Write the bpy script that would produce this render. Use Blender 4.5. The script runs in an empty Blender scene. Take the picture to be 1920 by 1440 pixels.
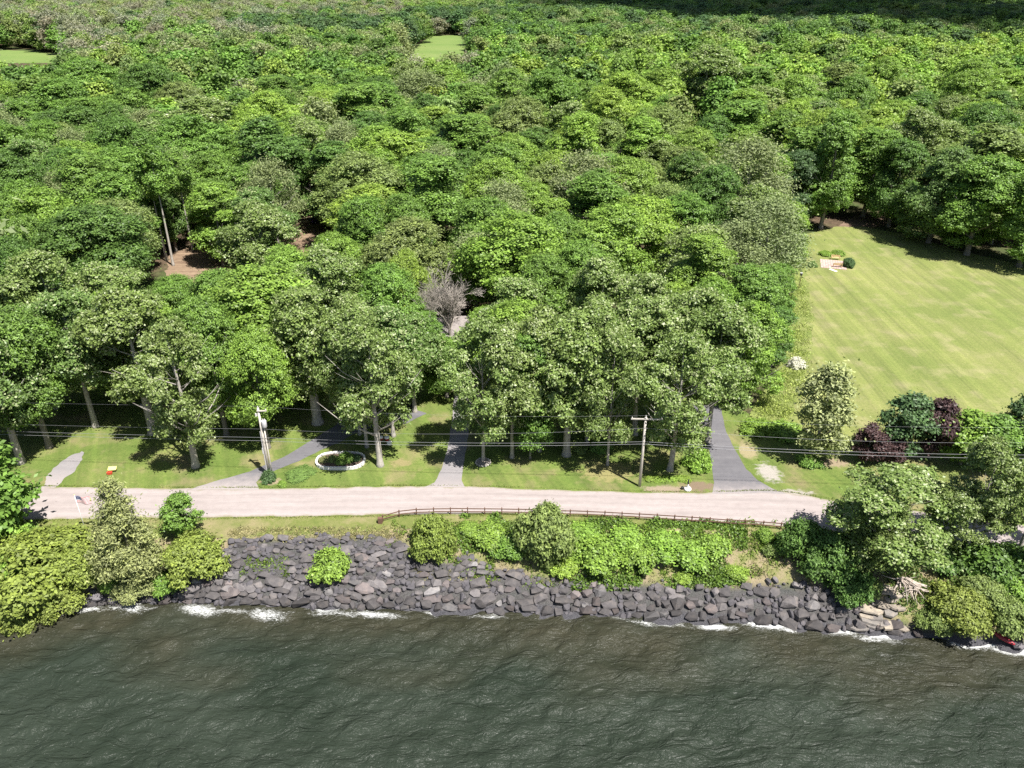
import bpy, bmesh, math, random
import numpy as np
from mathutils import Vector, Matrix, Euler

random.seed(7)
RNG = np.random.default_rng(11)
D2R = math.radians
scene = bpy.context.scene

# ------------------------------------------------------------------ camera
CAM_H, PITCH, FPX = 55.0, 28.0, 1460.0
cam_d = bpy.data.cameras.new('camera')
cam_d.sensor_width = 36.0
cam_d.lens = FPX / 1920.0 * 36.0
cam_d.clip_start, cam_d.clip_end = 0.5, 9000.0
cam = bpy.data.objects.new('camera', cam_d)
scene.collection.objects.link(cam)
cam.location = (0, 0, CAM_H)
cam.rotation_euler = (D2R(90 - PITCH), 0, 0)
scene.camera = cam

# ------------------------------------------------------------------ sky, sun, exposure
SUN_EL = 62.0
SUN_H = Vector((0.69, -0.724, 0)).normalized()          # horizontal direction towards the sun
SUN_DIR = Vector((SUN_H.x * math.cos(D2R(SUN_EL)), SUN_H.y * math.cos(D2R(SUN_EL)), math.sin(D2R(SUN_EL))))
world = bpy.data.worlds.new('World'); scene.world = world; world.use_nodes = True
wn = world.node_tree.nodes; wl = world.node_tree.links
sky = wn.new('ShaderNodeTexSky'); sky.sky_type = 'NISHITA'; sky.sun_disc = False
sky.sun_elevation = D2R(SUN_EL); sky.sun_rotation = math.atan2(SUN_H.x, SUN_H.y)
sky.air_density, sky.dust_density, sky.ozone_density = 1.0, 1.2, 1.0
wl.new(sky.outputs[0], wn['Background'].inputs[0]); wn['Background'].inputs[1].default_value = 0.055
sun_d = bpy.data.lights.new('sun', 'SUN'); sun_d.energy = 5.0; sun_d.angle = D2R(0.55); sun_d.color = (1.0, 0.965, 0.91)
sun = bpy.data.objects.new('sun', sun_d); scene.collection.objects.link(sun)
sun.rotation_euler = (-SUN_DIR).to_track_quat('-Z', 'Y').to_euler()
scene.view_settings.view_transform = 'Standard'; scene.view_settings.look = 'None'
scene.view_settings.exposure = 1.16; scene.view_settings.gamma = 1.0
scene.view_settings.use_curve_mapping = False
scene.cycles.use_denoising = False
scene.cycles.max_bounces = 6; scene.cycles.diffuse_bounces = 3; scene.cycles.glossy_bounces = 2
scene.cycles.transmission_bounces = 4; scene.cycles.sample_clamp_indirect = 4.0
scene.render.film_transparent = False

# ------------------------------------------------------------------ pixel <-> place
SP, CP = math.sin(D2R(PITCH)), math.cos(D2R(PITCH))
def ray(px, py):
    a, b = (px - 960) / FPX, -(py - 720) / FPX
    return (a, CP + b * SP, -SP + b * CP)
def at(px, py, z=0.0):
    r = ray(px, py); t = (z - CAM_H) / r[2]
    return (r[0] * t, r[1] * t)
def proj(x, y, z):
    zc = y * CP - (z - CAM_H) * SP; up = y * SP + (z - CAM_H) * CP
    return 960 + FPX * x / zc, 720 - FPX * up / zc, zc

def vnoise(x, y, seed=0):
    x = np.asarray(x, float); y = np.asarray(y, float)
    xi, yi = np.floor(x).astype(np.int64), np.floor(y).astype(np.int64)
    fx, fy = x - xi, y - yi; fx = fx * fx * (3 - 2 * fx); fy = fy * fy * (3 - 2 * fy)
    def h(a, b):
        n = (a * 374761393 + b * 668265263 + seed * 1442695041) & 0x7fffffff
        n = ((n ^ (n >> 13)) * 1274126177) & 0x7fffffff
        return ((n ^ (n >> 16)) & 0xffff) / 65535.0
    return (h(xi, yi) * (1 - fx) + h(xi + 1, yi) * fx) * (1 - fy) + (h(xi, yi + 1) * (1 - fx) + h(xi + 1, yi + 1) * fx) * fy

# bank top and shoreline, as curves y(x)
WATER_Z = -4.5
def curve(pts, z):
    w = sorted(at(px, py, z) for px, py in pts)
    return np.array([p[0] for p in w]), np.array([p[1] for p in w])
TOPX, TOPY = curve([(-900, 1040), (-300, 1020), (0, 1010), (200, 1012), (430, 1010), (560, 1004), (700, 1000), (760, 992), (900, 986), (1050, 984),
                    (1200, 988), (1350, 996), (1450, 1002), (1550, 1015), (1650, 1034), (1760, 1048), (1920, 1062), (2300, 1100), (2900, 1160)], 0.0)
SHX, SHY = curve([(-900, 1240), (-300, 1200), (0, 1172), (60, 1163), (130, 1142), (200, 1132), (300, 1130), (400, 1134), (500, 1138), (620, 1141),
                  (760, 1144), (900, 1147), (1050, 1151), (1200, 1158), (1300, 1164), (1400, 1168), (1500, 1176), (1600, 1184),
                  (1700, 1196), (1800, 1203), (1920, 1220), (2300, 1265), (2900, 1340)], WATER_Z)
def ytop(x): return np.interp(x, TOPX, TOPY)
def yshore(x): return np.interp(x, SHX, SHY)
def ground_z(x, y):
    x = np.asarray(x, float); y = np.asarray(y, float)
    yt, ys = ytop(x), yshore(x)
    t = (yt - y) / np.maximum(yt - ys, 0.5)              # 0 at the top, 1 at the waterline
    z = np.where(t <= 0, 0.0, WATER_Z * t)
    z = np.where(t > 0, z + 0.35 * np.sin(np.clip(t, 0, 1) * math.pi), z)
    z = np.where(t > 1, WATER_Z - (t - 1) * 3.0, z)
    return np.maximum(z, -9.0)
def at_ground(px, py):
    z = 0.0
    for _ in range(25):
        x, y = at(px, py, z); z = 0.5 * z + 0.5 * float(ground_z(x, y))
    return Vector((x, y, float(ground_z(x, y))))

# ------------------------------------------------------------------ object helpers
def link(o, parent=None):
    scene.collection.objects.link(o)
    if parent is not None: o.parent = parent
    return o
def tag(o, label=None, cat=None, group=None, kind=None):
    if label: o['label'] = label
    if cat: o['category'] = cat
    if group: o['group'] = group
    if kind: o['kind'] = kind
    return o
def thing(name, label, cat, loc=(0, 0, 0), rz=0.0, group=None, scale=None):
    o = bpy.data.objects.new(name, None); link(o); o.empty_display_size = 0.3
    o.location = loc; o.rotation_euler = (0, 0, rz)
    if scale: o.scale = scale
    return tag(o, label, cat, group)
def obj(name, mesh, parent=None, color=None, loc=None):
    o = bpy.data.objects.new(name, mesh); link(o, parent)
    if color is not None: o.color = (*color[:3], 1)
    if loc is not None: o.location = loc
    return o
def np_mesh(name, V, F, mat=None, smooth=False, attrs=None):
    """V (n,3); F (m,k) with one k; attrs {name: per-face float array}"""
    V = np.ascontiguousarray(V, dtype=np.float32); F = np.ascontiguousarray(F, dtype=np.int32)
    me = bpy.data.meshes.new(name); k = F.shape[1]
    me.vertices.add(len(V)); me.vertices.foreach_set('co', V.ravel())
    me.loops.add(F.size); me.loops.foreach_set('vertex_index', F.ravel())
    me.polygons.add(len(F)); me.polygons.foreach_set('loop_start', np.arange(len(F), dtype=np.int32) * k)
    if smooth: me.polygons.foreach_set('use_smooth', np.ones(len(F), dtype=bool))
    for an, (dom, arr) in (attrs or {}).items():
        a = me.attributes.new(an, 'FLOAT', dom); a.data.foreach_set('value', np.ascontiguousarray(arr, dtype=np.float32))
    me.update(calc_edges=True)
    if mat: me.materials.append(mat)
    return me
class MB:
    """collects plain solids for one part"""
    def __init__(s): s.v, s.f = [], []
    def add(s, v, f):
        n = len(s.v); s.v += [tuple(p) for p in v]; s.f += [tuple(i + n for i in q) for q in f]; return s
    def box(s, x0, x1, y0, y1, z0, z1, m=None, b=0.0):
        v = [Vector(p) for p in ((x0, y0, z0), (x1, y0, z0), (x1, y1, z0), (x0, y1, z0), (x0, y0, z1), (x1, y0, z1), (x1, y1, z1), (x0, y1, z1))]
        if m is not None: v = [m @ p for p in v]
        return s.add(v, [(0, 3, 2, 1), (4, 5, 6, 7), (0, 1, 5, 4), (1, 2, 6, 5), (2, 3, 7, 6), (3, 0, 4, 7)])
    def tube(s, path, radii, sides=7, cap=True):
        path = [Vector(p) for p in path]; n = len(path); vs = []
        for i, p in enumerate(path):
            d = (path[min(i + 1, n - 1)] - path[max(i - 1, 0)]).normalized()
            a = d.cross(Vector((0, 0, 1)) if abs(d.z) < 0.9 else Vector((1, 0, 0))).normalized(); b = d.cross(a)
            r = radii[i] if hasattr(radii, '__len__') else radii
            vs += [p + (a * math.cos(2 * math.pi * k / sides) + b * math.sin(2 * math.pi * k / sides)) * r for k in range(sides)]
        fs = [(i * sides + k, i * sides + (k + 1) % sides, (i + 1) * sides + (k + 1) % sides, (i + 1) * sides + k) for i in range(n - 1) for k in range(sides)]
        if cap: fs += [tuple(range(sides))[::-1], tuple(range((n - 1) * sides, n * sides))]
        return s.add(vs, fs)
    def lathe(s, prof, sides=16, c=(0, 0, 0)):
        vs = [(c[0] + r * math.cos(2 * math.pi * k / sides), c[1] + r * math.sin(2 * math.pi * k / sides), c[2] + z) for r, z in prof for k in range(sides)]
        n = len(prof)
        fs = [(i * sides + k, i * sides + (k + 1) % sides, (i + 1) * sides + (k + 1) % sides, (i + 1) * sides + k) for i in range(n - 1) for k in range(sides)]
        fs += [tuple(range(sides))[::-1], tuple(range((n - 1) * sides, n * sides))]
        return s.add(vs, fs)
    def mesh(s, name, mat=None, smooth=False):
        me = bpy.data.meshes.new(name); me.from_pydata(s.v, [], s.f); me.update()
        if smooth:
            for p in me.polygons: p.use_smooth = True
        if mat: me.materials.append(mat)
        return me
    def build(s, name, mat, parent=None, smooth=False, bevel=0.0, loc=None, color=None):
        me = s.mesh(name, mat, smooth)
        if bevel > 0:
            bm = bmesh.new(); bm.from_mesh(me)
            bmesh.ops.bevel(bm, geom=list(bm.edges), offset=bevel, segments=2, affect='EDGES', clamp_overlap=True)
            bm.to_mesh(me); bm.free()
        return obj(name, me, parent, color, loc)

# ------------------------------------------------------------------ materials
def new_mat(name):
    m = bpy.data.materials.new(name); m.use_nodes = True
    return m, m.node_tree.nodes, m.node_tree.links, m.node_tree.nodes['Principled BSDF']
def N(nodes, typ, **kw):
    n = nodes.new(typ)
    for k, v in kw.items(): setattr(n, k, v)
    return n
def ramp(nodes, links, fac, stops):
    r = nodes.new('ShaderNodeValToRGB'); e = r.color_ramp.elements
    while len(e) < len(stops): e.new(0.5)
    for el, (p, c) in zip(e, stops):
        el.position = p; el.color = (*c, 1) if len(c) == 3 else c
    links.new(fac, r.inputs[0]); return r.outputs[0]
def noise(nodes, links, scale, detail=4, rough=0.55, vec=None, dist=0.0):
    n = nodes.new('ShaderNodeTexNoise'); n.inputs['Scale'].default_value = scale; n.inputs['Detail'].default_value = detail
    n.inputs['Roughness'].default_value = rough; n.inputs['Distortion'].default_value = dist
    if vec is not None: links.new(vec, n.inputs['Vector'])
    return n.outputs['Fac']
def mixc(nodes, links, fac, a, b, mode='MIX'):
    m = nodes.new('ShaderNodeMix'); m.data_type = 'RGBA'; m.blend_type = mode
    for s, v in ((m.inputs['Factor'], fac), (m.inputs['A'], a), (m.inputs['B'], b)):
        if hasattr(v, 'is_linked') or hasattr(v, 'links'): links.new(v, s)
        elif isinstance(v, (int, float)): s.default_value = v
        else: s.default_value = (*v[:3], 1)
    return m.outputs['Result']
def math_n(nodes, links, op, a, b=0.0, clamp=False):
    m = nodes.new('ShaderNodeMath'); m.operation = op; m.use_clamp = clamp
    for s, v in ((m.inputs[0], a), (m.inputs[1], b)):
        if isinstance(v, (int, float)): s.default_value = v
        else: links.new(v, s)
    return m.outputs[0]
def bump(nodes, links, bsdf, h, strength=0.5, dist=0.1):
    b = nodes.new('ShaderNodeBump'); b.inputs['Strength'].default_value = strength; b.inputs['Distance'].default_value = dist
    links.new(h, b.inputs['Height']); links.new(b.outputs[0], bsdf.inputs['Normal'])
def objcoord(nodes): return nodes.new('ShaderNodeTexCoord').outputs['Object']
def geopos(nodes): return nodes.new('ShaderNodeNewGeometry').outputs['Position']

def leaf_material(name, pale=None, pale_at=0.75, transl=0.28, rough=0.5, instancer=False):
    m, n, l, p = new_mat(name)
    if instancer:
        a = N(n, 'ShaderNodeAttribute', attribute_type='INSTANCER', attribute_name='col'); col = a.outputs['Color']
    else:
        col = n.new('ShaderNodeObjectInfo').outputs['Color']
    t = N(n, 'ShaderNodeAttribute', attribute_name='tone').outputs['Fac']
    k = math_n(n, l, 'MULTIPLY_ADD', t, 1.1); k.node.inputs[2].default_value = 0.42
    v = n.new('ShaderNodeCombineXYZ')
    for i in range(3): l.new(k, v.inputs[i])
    c = mixc(n, l, 1.0, col, v.outputs[0], 'MULTIPLY')
    # yellower where bright, as young leaves are
    yel = mixc(n, l, 1.0, c, (1.08, 1.03, 0.75), 'MULTIPLY')
    f = math_n(n, l, 'SUBTRACT', t, 0.45, True)
    c = mixc(n, l, f, c, yel)
    if pale:
        g = math_n(n, l, 'GREATER_THAN', t, pale_at)
        c = mixc(n, l, g, c, pale)
    l.new(c, p.inputs['Base Color']); p.inputs['Roughness'].default_value = rough
    p.inputs['Specular IOR Level'].default_value = 0.35
    tr = n.new('ShaderNodeBsdfTranslucent'); tc = mixc(n, l, 1.0, c, (1.02, 1.2, 0.6), 'MULTIPLY'); l.new(tc, tr.inputs['Color'])
    mx = n.new('ShaderNodeMixShader'); mx.inputs[0].default_value = transl
    l.new(p.outputs[0], mx.inputs[1]); l.new(tr.outputs[0], mx.inputs[2]); l.new(mx.outputs[0], n['Material Output'].inputs['Surface'])
    return m
M = {}
M['leaf'] = leaf_material('leaf')
M['leaf_silver'] = leaf_material('leaf_silver', pale=(0.34, 0.385, 0.19), pale_at=0.74, rough=0.42)
M['leaf_fine'] = leaf_material('leaf_fine', transl=0.25, rough=0.6)
M['leaf_far'] = leaf_material('leaf_far', instancer=True, rough=0.6)

def bark_material(name, c0, c1, sc=6):
    m, n, l, p = new_mat(name); v = objcoord(n)
    mp = n.new('ShaderNodeMapping'); mp.inputs['Scale'].default_value = (1, 1, 0.25); l.new(v, mp.inputs[0])
    f = noise(n, l, sc, 5, 0.65, mp.outputs[0]); l.new(ramp(n, l, f, [(0.3, c0), (0.7, c1)]), p.inputs['Base Color'])
    p.inputs['Roughness'].default_value = 0.9; bump(n, l, p, f, 0.7, 0.06); return m
M['bark'] = bark_material('bark', (0.10, 0.09, 0.075), (0.25, 0.225, 0.19))
M['bark_pale'] = bark_material('bark_pale', (0.22, 0.20, 0.175), (0.42, 0.385, 0.34))
M['twig'] = bark_material('twig', (0.25, 0.22, 0.19), (0.42, 0.375, 0.33), 3)
M['driftwood'] = bark_material('driftwood', (0.22, 0.18, 0.15), (0.48, 0.41, 0.35), 4)

def plain(name, c, rough=0.6, metal=0.0, var=0.15, sc=8.0, bmp=0.0, spec=0.5):
    m, n, l, p = new_mat(name); f = noise(n, l, sc, 5, 0.6, objcoord(n))
    l.new(ramp(n, l, f, [(0.25, [x * (1 - var) for x in c]), (0.75, [min(1, x * (1 + var)) for x in c])]), p.inputs['Base Color'])
    p.inputs['Roughness'].default_value = rough; p.inputs['Metallic'].default_value = metal; p.inputs['Specular IOR Level'].default_value = spec
    if bmp: bump(n, l, p, f, bmp, 0.05)
    return m
M['pole_wood'] = plain('pole_wood', (0.44, 0.40, 0.35), 0.85, var=0.25, sc=3, bmp=0.3)
M['fence_wood'] = plain('fence_wood', (0.13, 0.07, 0.048), 0.7, var=0.3, sc=5)
M['wire'] = plain('wire', (0.16, 0.16, 0.165), 0.45)
M['wire_dark'] = plain('wire_dark', (0.30, 0.30, 0.31), 0.4, metal=0.4)
M['grey_metal'] = plain('grey_metal', (0.46, 0.45, 0.46), 0.4, var=0.1)
M['insulator'] = plain('insulator', (0.55, 0.53, 0.50), 0.25)
M['white_stone'] = plain('white_stone', (0.62, 0.60, 0.57), 0.8, var=0.15, sc=10, bmp=0.2)
M['soil'] = plain('soil', (0.085, 0.06, 0.042), 0.95, var=0.4, sc=4, bmp=0.5)
M['white_paint'] = plain('white_paint', (0.72, 0.71, 0.69), 0.5, var=0.06)
M['yellow_paint'] = plain('yellow_paint', (0.72, 0.66, 0.20), 0.5, var=0.06)
M['red_paint'] = plain('red_paint', (0.46, 0.055, 0.03), 0.45, var=0.15)
M['dark_red'] = plain('dark_red', (0.26, 0.02, 0.03), 0.45, var=0.15)
M['black_metal'] = plain('black_metal', (0.02, 0.02, 0.022), 0.5)
M['rubber'] = plain('rubber', (0.02, 0.02, 0.02), 0.9)
M['glass_dark'] = plain('glass_dark', (0.012, 0.015, 0.02), 0.06, var=0.02)
M['car_grey'] = plain('car_grey', (0.34, 0.36, 0.41), 0.25, metal=0.35, var=0.04)
M['car_blue'] = plain('car_blue', (0.02, 0.04, 0.14), 0.22, var=0.04)
M['bench_wood'] = plain('bench_wood', (0.50, 0.37, 0.19), 0.65, var=0.2, sc=12)
M['roof_grey'] = plain('roof_grey', (0.21, 0.185, 0.175), 0.9, var=0.25, sc=4, bmp=0.4)
M['siding'] = plain('siding', (0.50, 0.45, 0.38), 0.75, var=0.08)
M['tan_board'] = plain('tan_board', (0.45, 0.37, 0.24), 0.8, var=0.12)

def ground_material():
    m, n, l, p = new_mat('ground'); v = geopos(n)
    f1 = noise(n, l, 0.06, 4, 0.6, v); f2 = noise(n, l, 0.9, 6, 0.65, v); f3 = noise(n, l, 9.0, 4, 0.7, v)
    floor = ramp(n, l, f2, [(0.3, (0.045, 0.032, 0.02)), (0.55, (0.10, 0.07, 0.045)), (0.8, (0.19, 0.135, 0.085))])
    under = ramp(n, l, f2, [(0.3, (0.03, 0.045, 0.014)), (0.7, (0.075, 0.10, 0.03))])
    c = mixc(n, l, ramp(n, l, f1, [(0.42, (0, 0, 0)), (0.58, (1, 1, 1))]), floor, under)
    bank = N(n, 'ShaderNodeAttribute', attribute_name='bank').outputs['Fac']
    fb = noise(n, l, 0.55, 7, 0.7, v)
    dry = ramp(n, l, fb, [(0.30, (0.085, 0.115, 0.03)), (0.44, (0.16, 0.165, 0.06)), (0.56, (0.23, 0.19, 0.115)), (0.75, (0.19, 0.145, 0.105))])
    c = mixc(n, l, bank, c, dry)
    wet = N(n, 'ShaderNodeAttribute', attribute_name='wet').outputs['Fac']
    wet_stony_c = ramp(n, l, f3, [(0.3, (0.03, 0.03, 0.034)), (0.7, (0.085, 0.082, 0.088))])
    c = mixc(n, l, wet, c, wet_stony_c)
    g = ramp(n, l, f3, [(0.2, (0.75, 0.75, 0.75)), (0.8, (1.2, 1.2, 1.2))])
    l.new(mixc(n, l, 1.0, c, g, 'MULTIPLY'), p.inputs['Base Color'])
    p.inputs['Roughness'].default_value = 0.95; p.inputs['Specular IOR Level'].default_value = 0.2
    h = math_n(n, l, 'ADD', f2, math_n(n, l, 'MULTIPLY', f3, 0.3)); bump(n, l, p, h, 0.9, 0.25); return m
M['ground'] = ground_material()

def grass_material(name, a, b, c, stripes=None, big=0.12, worn=None, spots=()):
    m, n, l, p = new_mat(name); v = geopos(n)
    f1 = noise(n, l, big, 5, 0.6, v); f2 = noise(n, l, 2.2, 6, 0.7, v); f3 = noise(n, l, 16.0, 3, 0.7, v)
    k = math_n(n, l, 'MULTIPLY_ADD', f2, 0.45); l.new(math_n(n, l, 'MULTIPLY', f1, 0.55), k.node.inputs[2])
    col = ramp(n, l, k, [(0.34, a), (0.5, b), (0.66, c)])
    if worn:
        fw = noise(n, l, 0.21, 5, 0.6, v); col = mixc(n, l, ramp(n, l, fw, [(0.5, (0, 0, 0)), (0.68, (0.8, 0.8, 0.8))]), col, worn)
    if stripes:
        ang, width, amt = stripes
        mp = n.new('ShaderNodeMapping'); mp.inputs['Rotation'].default_value = (0, 0, ang); l.new(v, mp.inputs[0])
        sx = n.new('ShaderNodeSeparateXYZ'); l.new(mp.outputs[0], sx.inputs[0])
        mp2 = n.new('ShaderNodeMapping'); mp2.inputs['Scale'].default_value = (1.0, 0.03, 1); l.new(mp.outputs[0], mp2.inputs[0])
        wob = noise(n, l, 0.35, 3, 0.5, mp2.outputs[0])
        xx = math_n(n, l, 'ADD', sx.outputs[0], math_n(n, l, 'MULTIPLY', noise(n, l, 0.05, 2, 0.5, v), 2.2))
        s1 = math_n(n, l, 'SINE', math_n(n, l, 'MULTIPLY', xx, math.pi / width))
        s1 = math_n(n, l, 'MULTIPLY', s1, 2.5); s1 = math_n(n, l, 'MAXIMUM', math_n(n, l, 'MINIMUM', s1, 1.0), -1.0)
        tot = math_n(n, l, 'MULTIPLY', s1, amt * 0.55)
        # thin pale mower lines and broad streaks along the same direction
        mp3 = n.new('ShaderNodeMapping'); mp3.inputs['Scale'].default_value = (1.0, 0.012, 1); l.new(mp.outputs[0], mp3.inputs[0])
        st = noise(n, l, 1.5, 3, 0.7, mp3.outputs[0])
        tot = math_n(n, l, 'ADD', tot, math_n(n, l, 'MULTIPLY', math_n(n, l, 'SUBTRACT', st, 0.5), amt * 9.0))
        tot = math_n(n, l, 'ADD', tot, math_n(n, l, 'MULTIPLY', math_n(n, l, 'SUBTRACT', wob, 0.5), amt * 9.0))
        tot = math_n(n, l, 'ADD', tot, 1.0)
        cv = n.new('ShaderNodeCombineXYZ'); l.new(tot, cv.inputs[0]); l.new(tot, cv.inputs[1])
        l.new(math_n(n, l, 'POWER', tot, 0.8), cv.inputs[2])
        col = mixc(n, l, 1.0, col, cv.outputs[0], 'MULTIPLY')
    for (px, py, rx, ry, sc_) in spots:
        cx, cy = at(px, py); mp = n.new('ShaderNodeMapping'); mp.inputs['Location'].default_value = (-cx / rx, -cy / ry, 0); mp.inputs['Scale'].default_value = (1 / rx, 1 / ry, 0); l.new(v, mp.inputs[0])
        ln = N(n, 'ShaderNodeVectorMath', operation='LENGTH'); l.new(mp.outputs[0], ln.inputs[0])
        e = math_n(n, l, 'ADD', ln.outputs['Value'], math_n(n, l, 'MULTIPLY', math_n(n, l, 'SUBTRACT', noise(n, l, 1.3, 6, 0.7, v), 0.5), 2.2))
        col = mixc(n, l, ramp(n, l, e, [(0.55, (0.95, 0.95, 0.95)), (1.0, (0, 0, 0))]), col, sc_)
    g = ramp(n, l, f3, [(0.25, (0.72, 0.74, 0.72)), (0.75, (1.25, 1.22, 1.2))])
    l.new(mixc(n, l, 1.0, col, g, 'MULTIPLY'), p.inputs['Base Color'])
    p.inputs['Roughness'].default_value = 0.9; p.inputs['Specular IOR Level'].default_value = 0.2
    bump(n, l, p, math_n(n, l, 'ADD', f3, f2), 0.8, 0.06); return m
M['lawn'] = grass_material('lawn', (0.068, 0.112, 0.022), (0.108, 0.148, 0.034), (0.160, 0.176, 0.056), stripes=(D2R(-22), 1.5, 0.07), worn=(0.216, 0.180, 0.096), spots=[(1245, 917, 3.2, 0.9, (0.25, 0.20, 0.15)), (1310, 912, 2.6, 1.3, (0.17, 0.125, 0.09)), (1140, 885, 4.0, 2.6, (0.22, 0.20, 0.085)), (508, 903, 1.6, 0.8, (0.26, 0.2, 0.14)), (752, 868, 1.6, 1.0, (0.22, 0.19, 0.09))])
M['side_lawn'] = grass_material('side_lawn', (0.068, 0.112, 0.022), (0.108, 0.148, 0.034), (0.160, 0.176, 0.056), stripes=(D2R(-22), 1.5, 0.07), worn=(0.216, 0.180, 0.096), spots=[(1442, 886, 1.6, 2.4, (0.31, 0.285, 0.26)), (1400, 845, 1.6, 2.2, (0.26, 0.22, 0.13)), (1480, 925, 3.0, 0.9, (0.30, 0.27, 0.25)), (1560, 868, 3.0, 1.2, (0.24, 0.19, 0.13))])
M['verge'] = grass_material('verge', (0.088, 0.120, 0.028), (0.136, 0.156, 0.044), (0.216, 0.192, 0.096), big=0.3, worn=(0.240, 0.200, 0.112))
M['field'] = grass_material('field', (0.108, 0.145, 0.036), (0.158, 0.182, 0.054), (0.222, 0.222, 0.086), stripes=(0.02, 1.7, 0.072), big=0.05, worn=(0.232, 0.220, 0.105))
M['meadow'] = grass_material('meadow', (0.096, 0.136, 0.028), (0.152, 0.180, 0.052), (0.240, 0.240, 0.104), big=0.25)
M['far_field'] = grass_material('far_field', (0.10, 0.16, 0.04), (0.13, 0.19, 0.05), (0.17, 0.21, 0.07), big=0.02)

def road_material(name, a, b, spill=None):
    m, n, l, p = new_mat(name); v = geopos(n)
    mp = n.new('ShaderNodeMapping'); mp.inputs['Scale'].default_value = (0.12, 1, 1); l.new(v, mp.inputs[0])
    f1 = noise(n, l, 0.8, 5, 0.6, mp.outputs[0]); f2 = noise(n, l, 1.2, 6, 0.7, v); f3 = noise(n, l, 25.0, 3, 0.8, v)
    k = math_n(n, l, 'ADD', math_n(n, l, 'MULTIPLY', f1, 0.6), math_n(n, l, 'MULTIPLY', f2, 0.4))
    c = ramp(n, l, k, [(0.35, a), (0.65, b)])
    if spill:
        sx = n.new('ShaderNodeSeparateXYZ'); l.new(v, sx.inputs[0])
        d = math_n(n, l, 'SUBTRACT', sx.outputs[1], math_n(n, l, 'MULTIPLY', sx.outputs[0], -0.03))
        d = math_n(n, l, 'ADD', d, math_n(n, l, 'MULTIPLY', f2, 5.0)); mr = n.new('ShaderNodeMapRange'); l.new(d, mr.inputs[0])
        mr.inputs[1].default_value, mr.inputs[2].default_value, mr.inputs[3].default_value, mr.inputs[4].default_value = 78.4, 81.8, 0.9, 0.0
        c = mixc(n, l, mr.outputs[0], c, spill)
    g = ramp(n, l, f3, [(0.25, (0.82, 0.82, 0.82)), (0.75, (1.15, 1.15, 1.15))])
    l.new(mixc(n, l, 1.0, c, g, 'MULTIPLY'), p.inputs['Base Color']); p.inputs['Roughness'].default_value = 0.92
    p.inputs['Specular IOR Level'].default_value = 0.25; bump(n, l, p, f3, 0.4, 0.02); return m
M['road'] = road_material('road', (0.240, 0.206, 0.196), (0.312, 0.272, 0.260))
def wear_road(m):
    n, l = m.node_tree.nodes, m.node_tree.links; p = n['Principled BSDF']; src = p.inputs['Base Color'].links[0].from_socket; v = geopos(n)
    t = N(n, 'ShaderNodeAttribute', attribute_name='across').outputs['Fac']
    mp = n.new('ShaderNodeMapping'); mp.inputs['Scale'].default_value = (0.05, 1.6, 1); l.new(v, mp.inputs[0])
    w = math_n(n, l, 'ADD', t, math_n(n, l, 'MULTIPLY', math_n(n, l, 'SUBTRACT', noise(n, l, 0.7, 3, 0.5, v), 0.5), 0.12))
    lane = math_n(n, l, 'ABSOLUTE', math_n(n, l, 'SINE', math_n(n, l, 'MULTIPLY', w, 4 * math.pi)))     # wheel paths
    streak = noise(n, l, 2.0, 5, 0.7, mp.outputs[0])
    k = math_n(n, l, 'ADD', math_n(n, l, 'MULTIPLY', lane, 0.10), math_n(n, l, 'MULTIPLY', streak, 0.35)); k = math_n(n, l, 'ADD', k, 0.80)
    cv = n.new('ShaderNodeCombineXYZ')
    for i in range(3): l.new(k, cv.inputs[i])
    c = mixc(n, l, 1.0, src, cv.outputs[0], 'MULTIPLY')
    e = math_n(n, l, 'MULTIPLY', math_n(n, l, 'ABSOLUTE', math_n(n, l, 'SUBTRACT', t, 0.5)), 2.0)
    e = math_n(n, l, 'ADD', e, math_n(n, l, 'MULTIPLY', math_n(n, l, 'SUBTRACT', noise(n, l, 1.7, 6, 0.75, v), 0.5), 0.45))
    c = mixc(n, l, ramp(n, l, e, [(0.88, (0, 0, 0)), (1.0, (0.75, 0.75, 0.75))]), c, (0.20, 0.185, 0.11))
    l.new(c, p.inputs['Base Color'])
wear_road(M['road'])
M['asphalt'] = road_material('asphalt', (0.100, 0.097, 0.106), (0.145, 0.140, 0.148), spill=(0.29, 0.255, 0.245))
M['asphalt_pale'] = road_material('asphalt_pale', (0.184, 0.172, 0.176), (0.240, 0.224, 0.224), spill=(0.29, 0.255, 0.245))
M['gravel'] = road_material('gravel', (0.176, 0.156, 0.144), (0.264, 0.232, 0.208))
M['white_gravel'] = road_material('white_gravel', (0.20, 0.185, 0.165), (0.30, 0.275, 0.255))
M['mulch'] = road_material('mulch', (0.10, 0.065, 0.045), (0.24, 0.17, 0.12))
M['dirt'] = road_material('dirt', (0.12, 0.075, 0.05), (0.26, 0.19, 0.125))

def stone_material():
    m, n, l, p = new_mat('stone'); v = geopos(n); oi = n.new('ShaderNodeObjectInfo')
    f = noise(n, l, 1.6, 6, 0.65, v); f2 = noise(n, l, 9.0, 4, 0.7, v)
    c = ramp(n, l, f, [(0.3, (0.72, 0.7, 0.72)), (0.52, (1.0, 1.0, 1.0)), (0.72, (1.45, 1.35, 1.25))])
    c = mixc(n, l, 1.0, c, oi.outputs['Color'], 'MULTIPLY')
    l.new(c, p.inputs['Base Color']); p.inputs['Roughness'].default_value = 0.85; p.inputs['Specular IOR Level'].default_value = 0.3
    bump(n, l, p, math_n(n, l, 'ADD', f, math_n(n, l, 'MULTIPLY', f2, 0.5)), 0.6, 0.12); return m
M['stone'] = stone_material()

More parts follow.
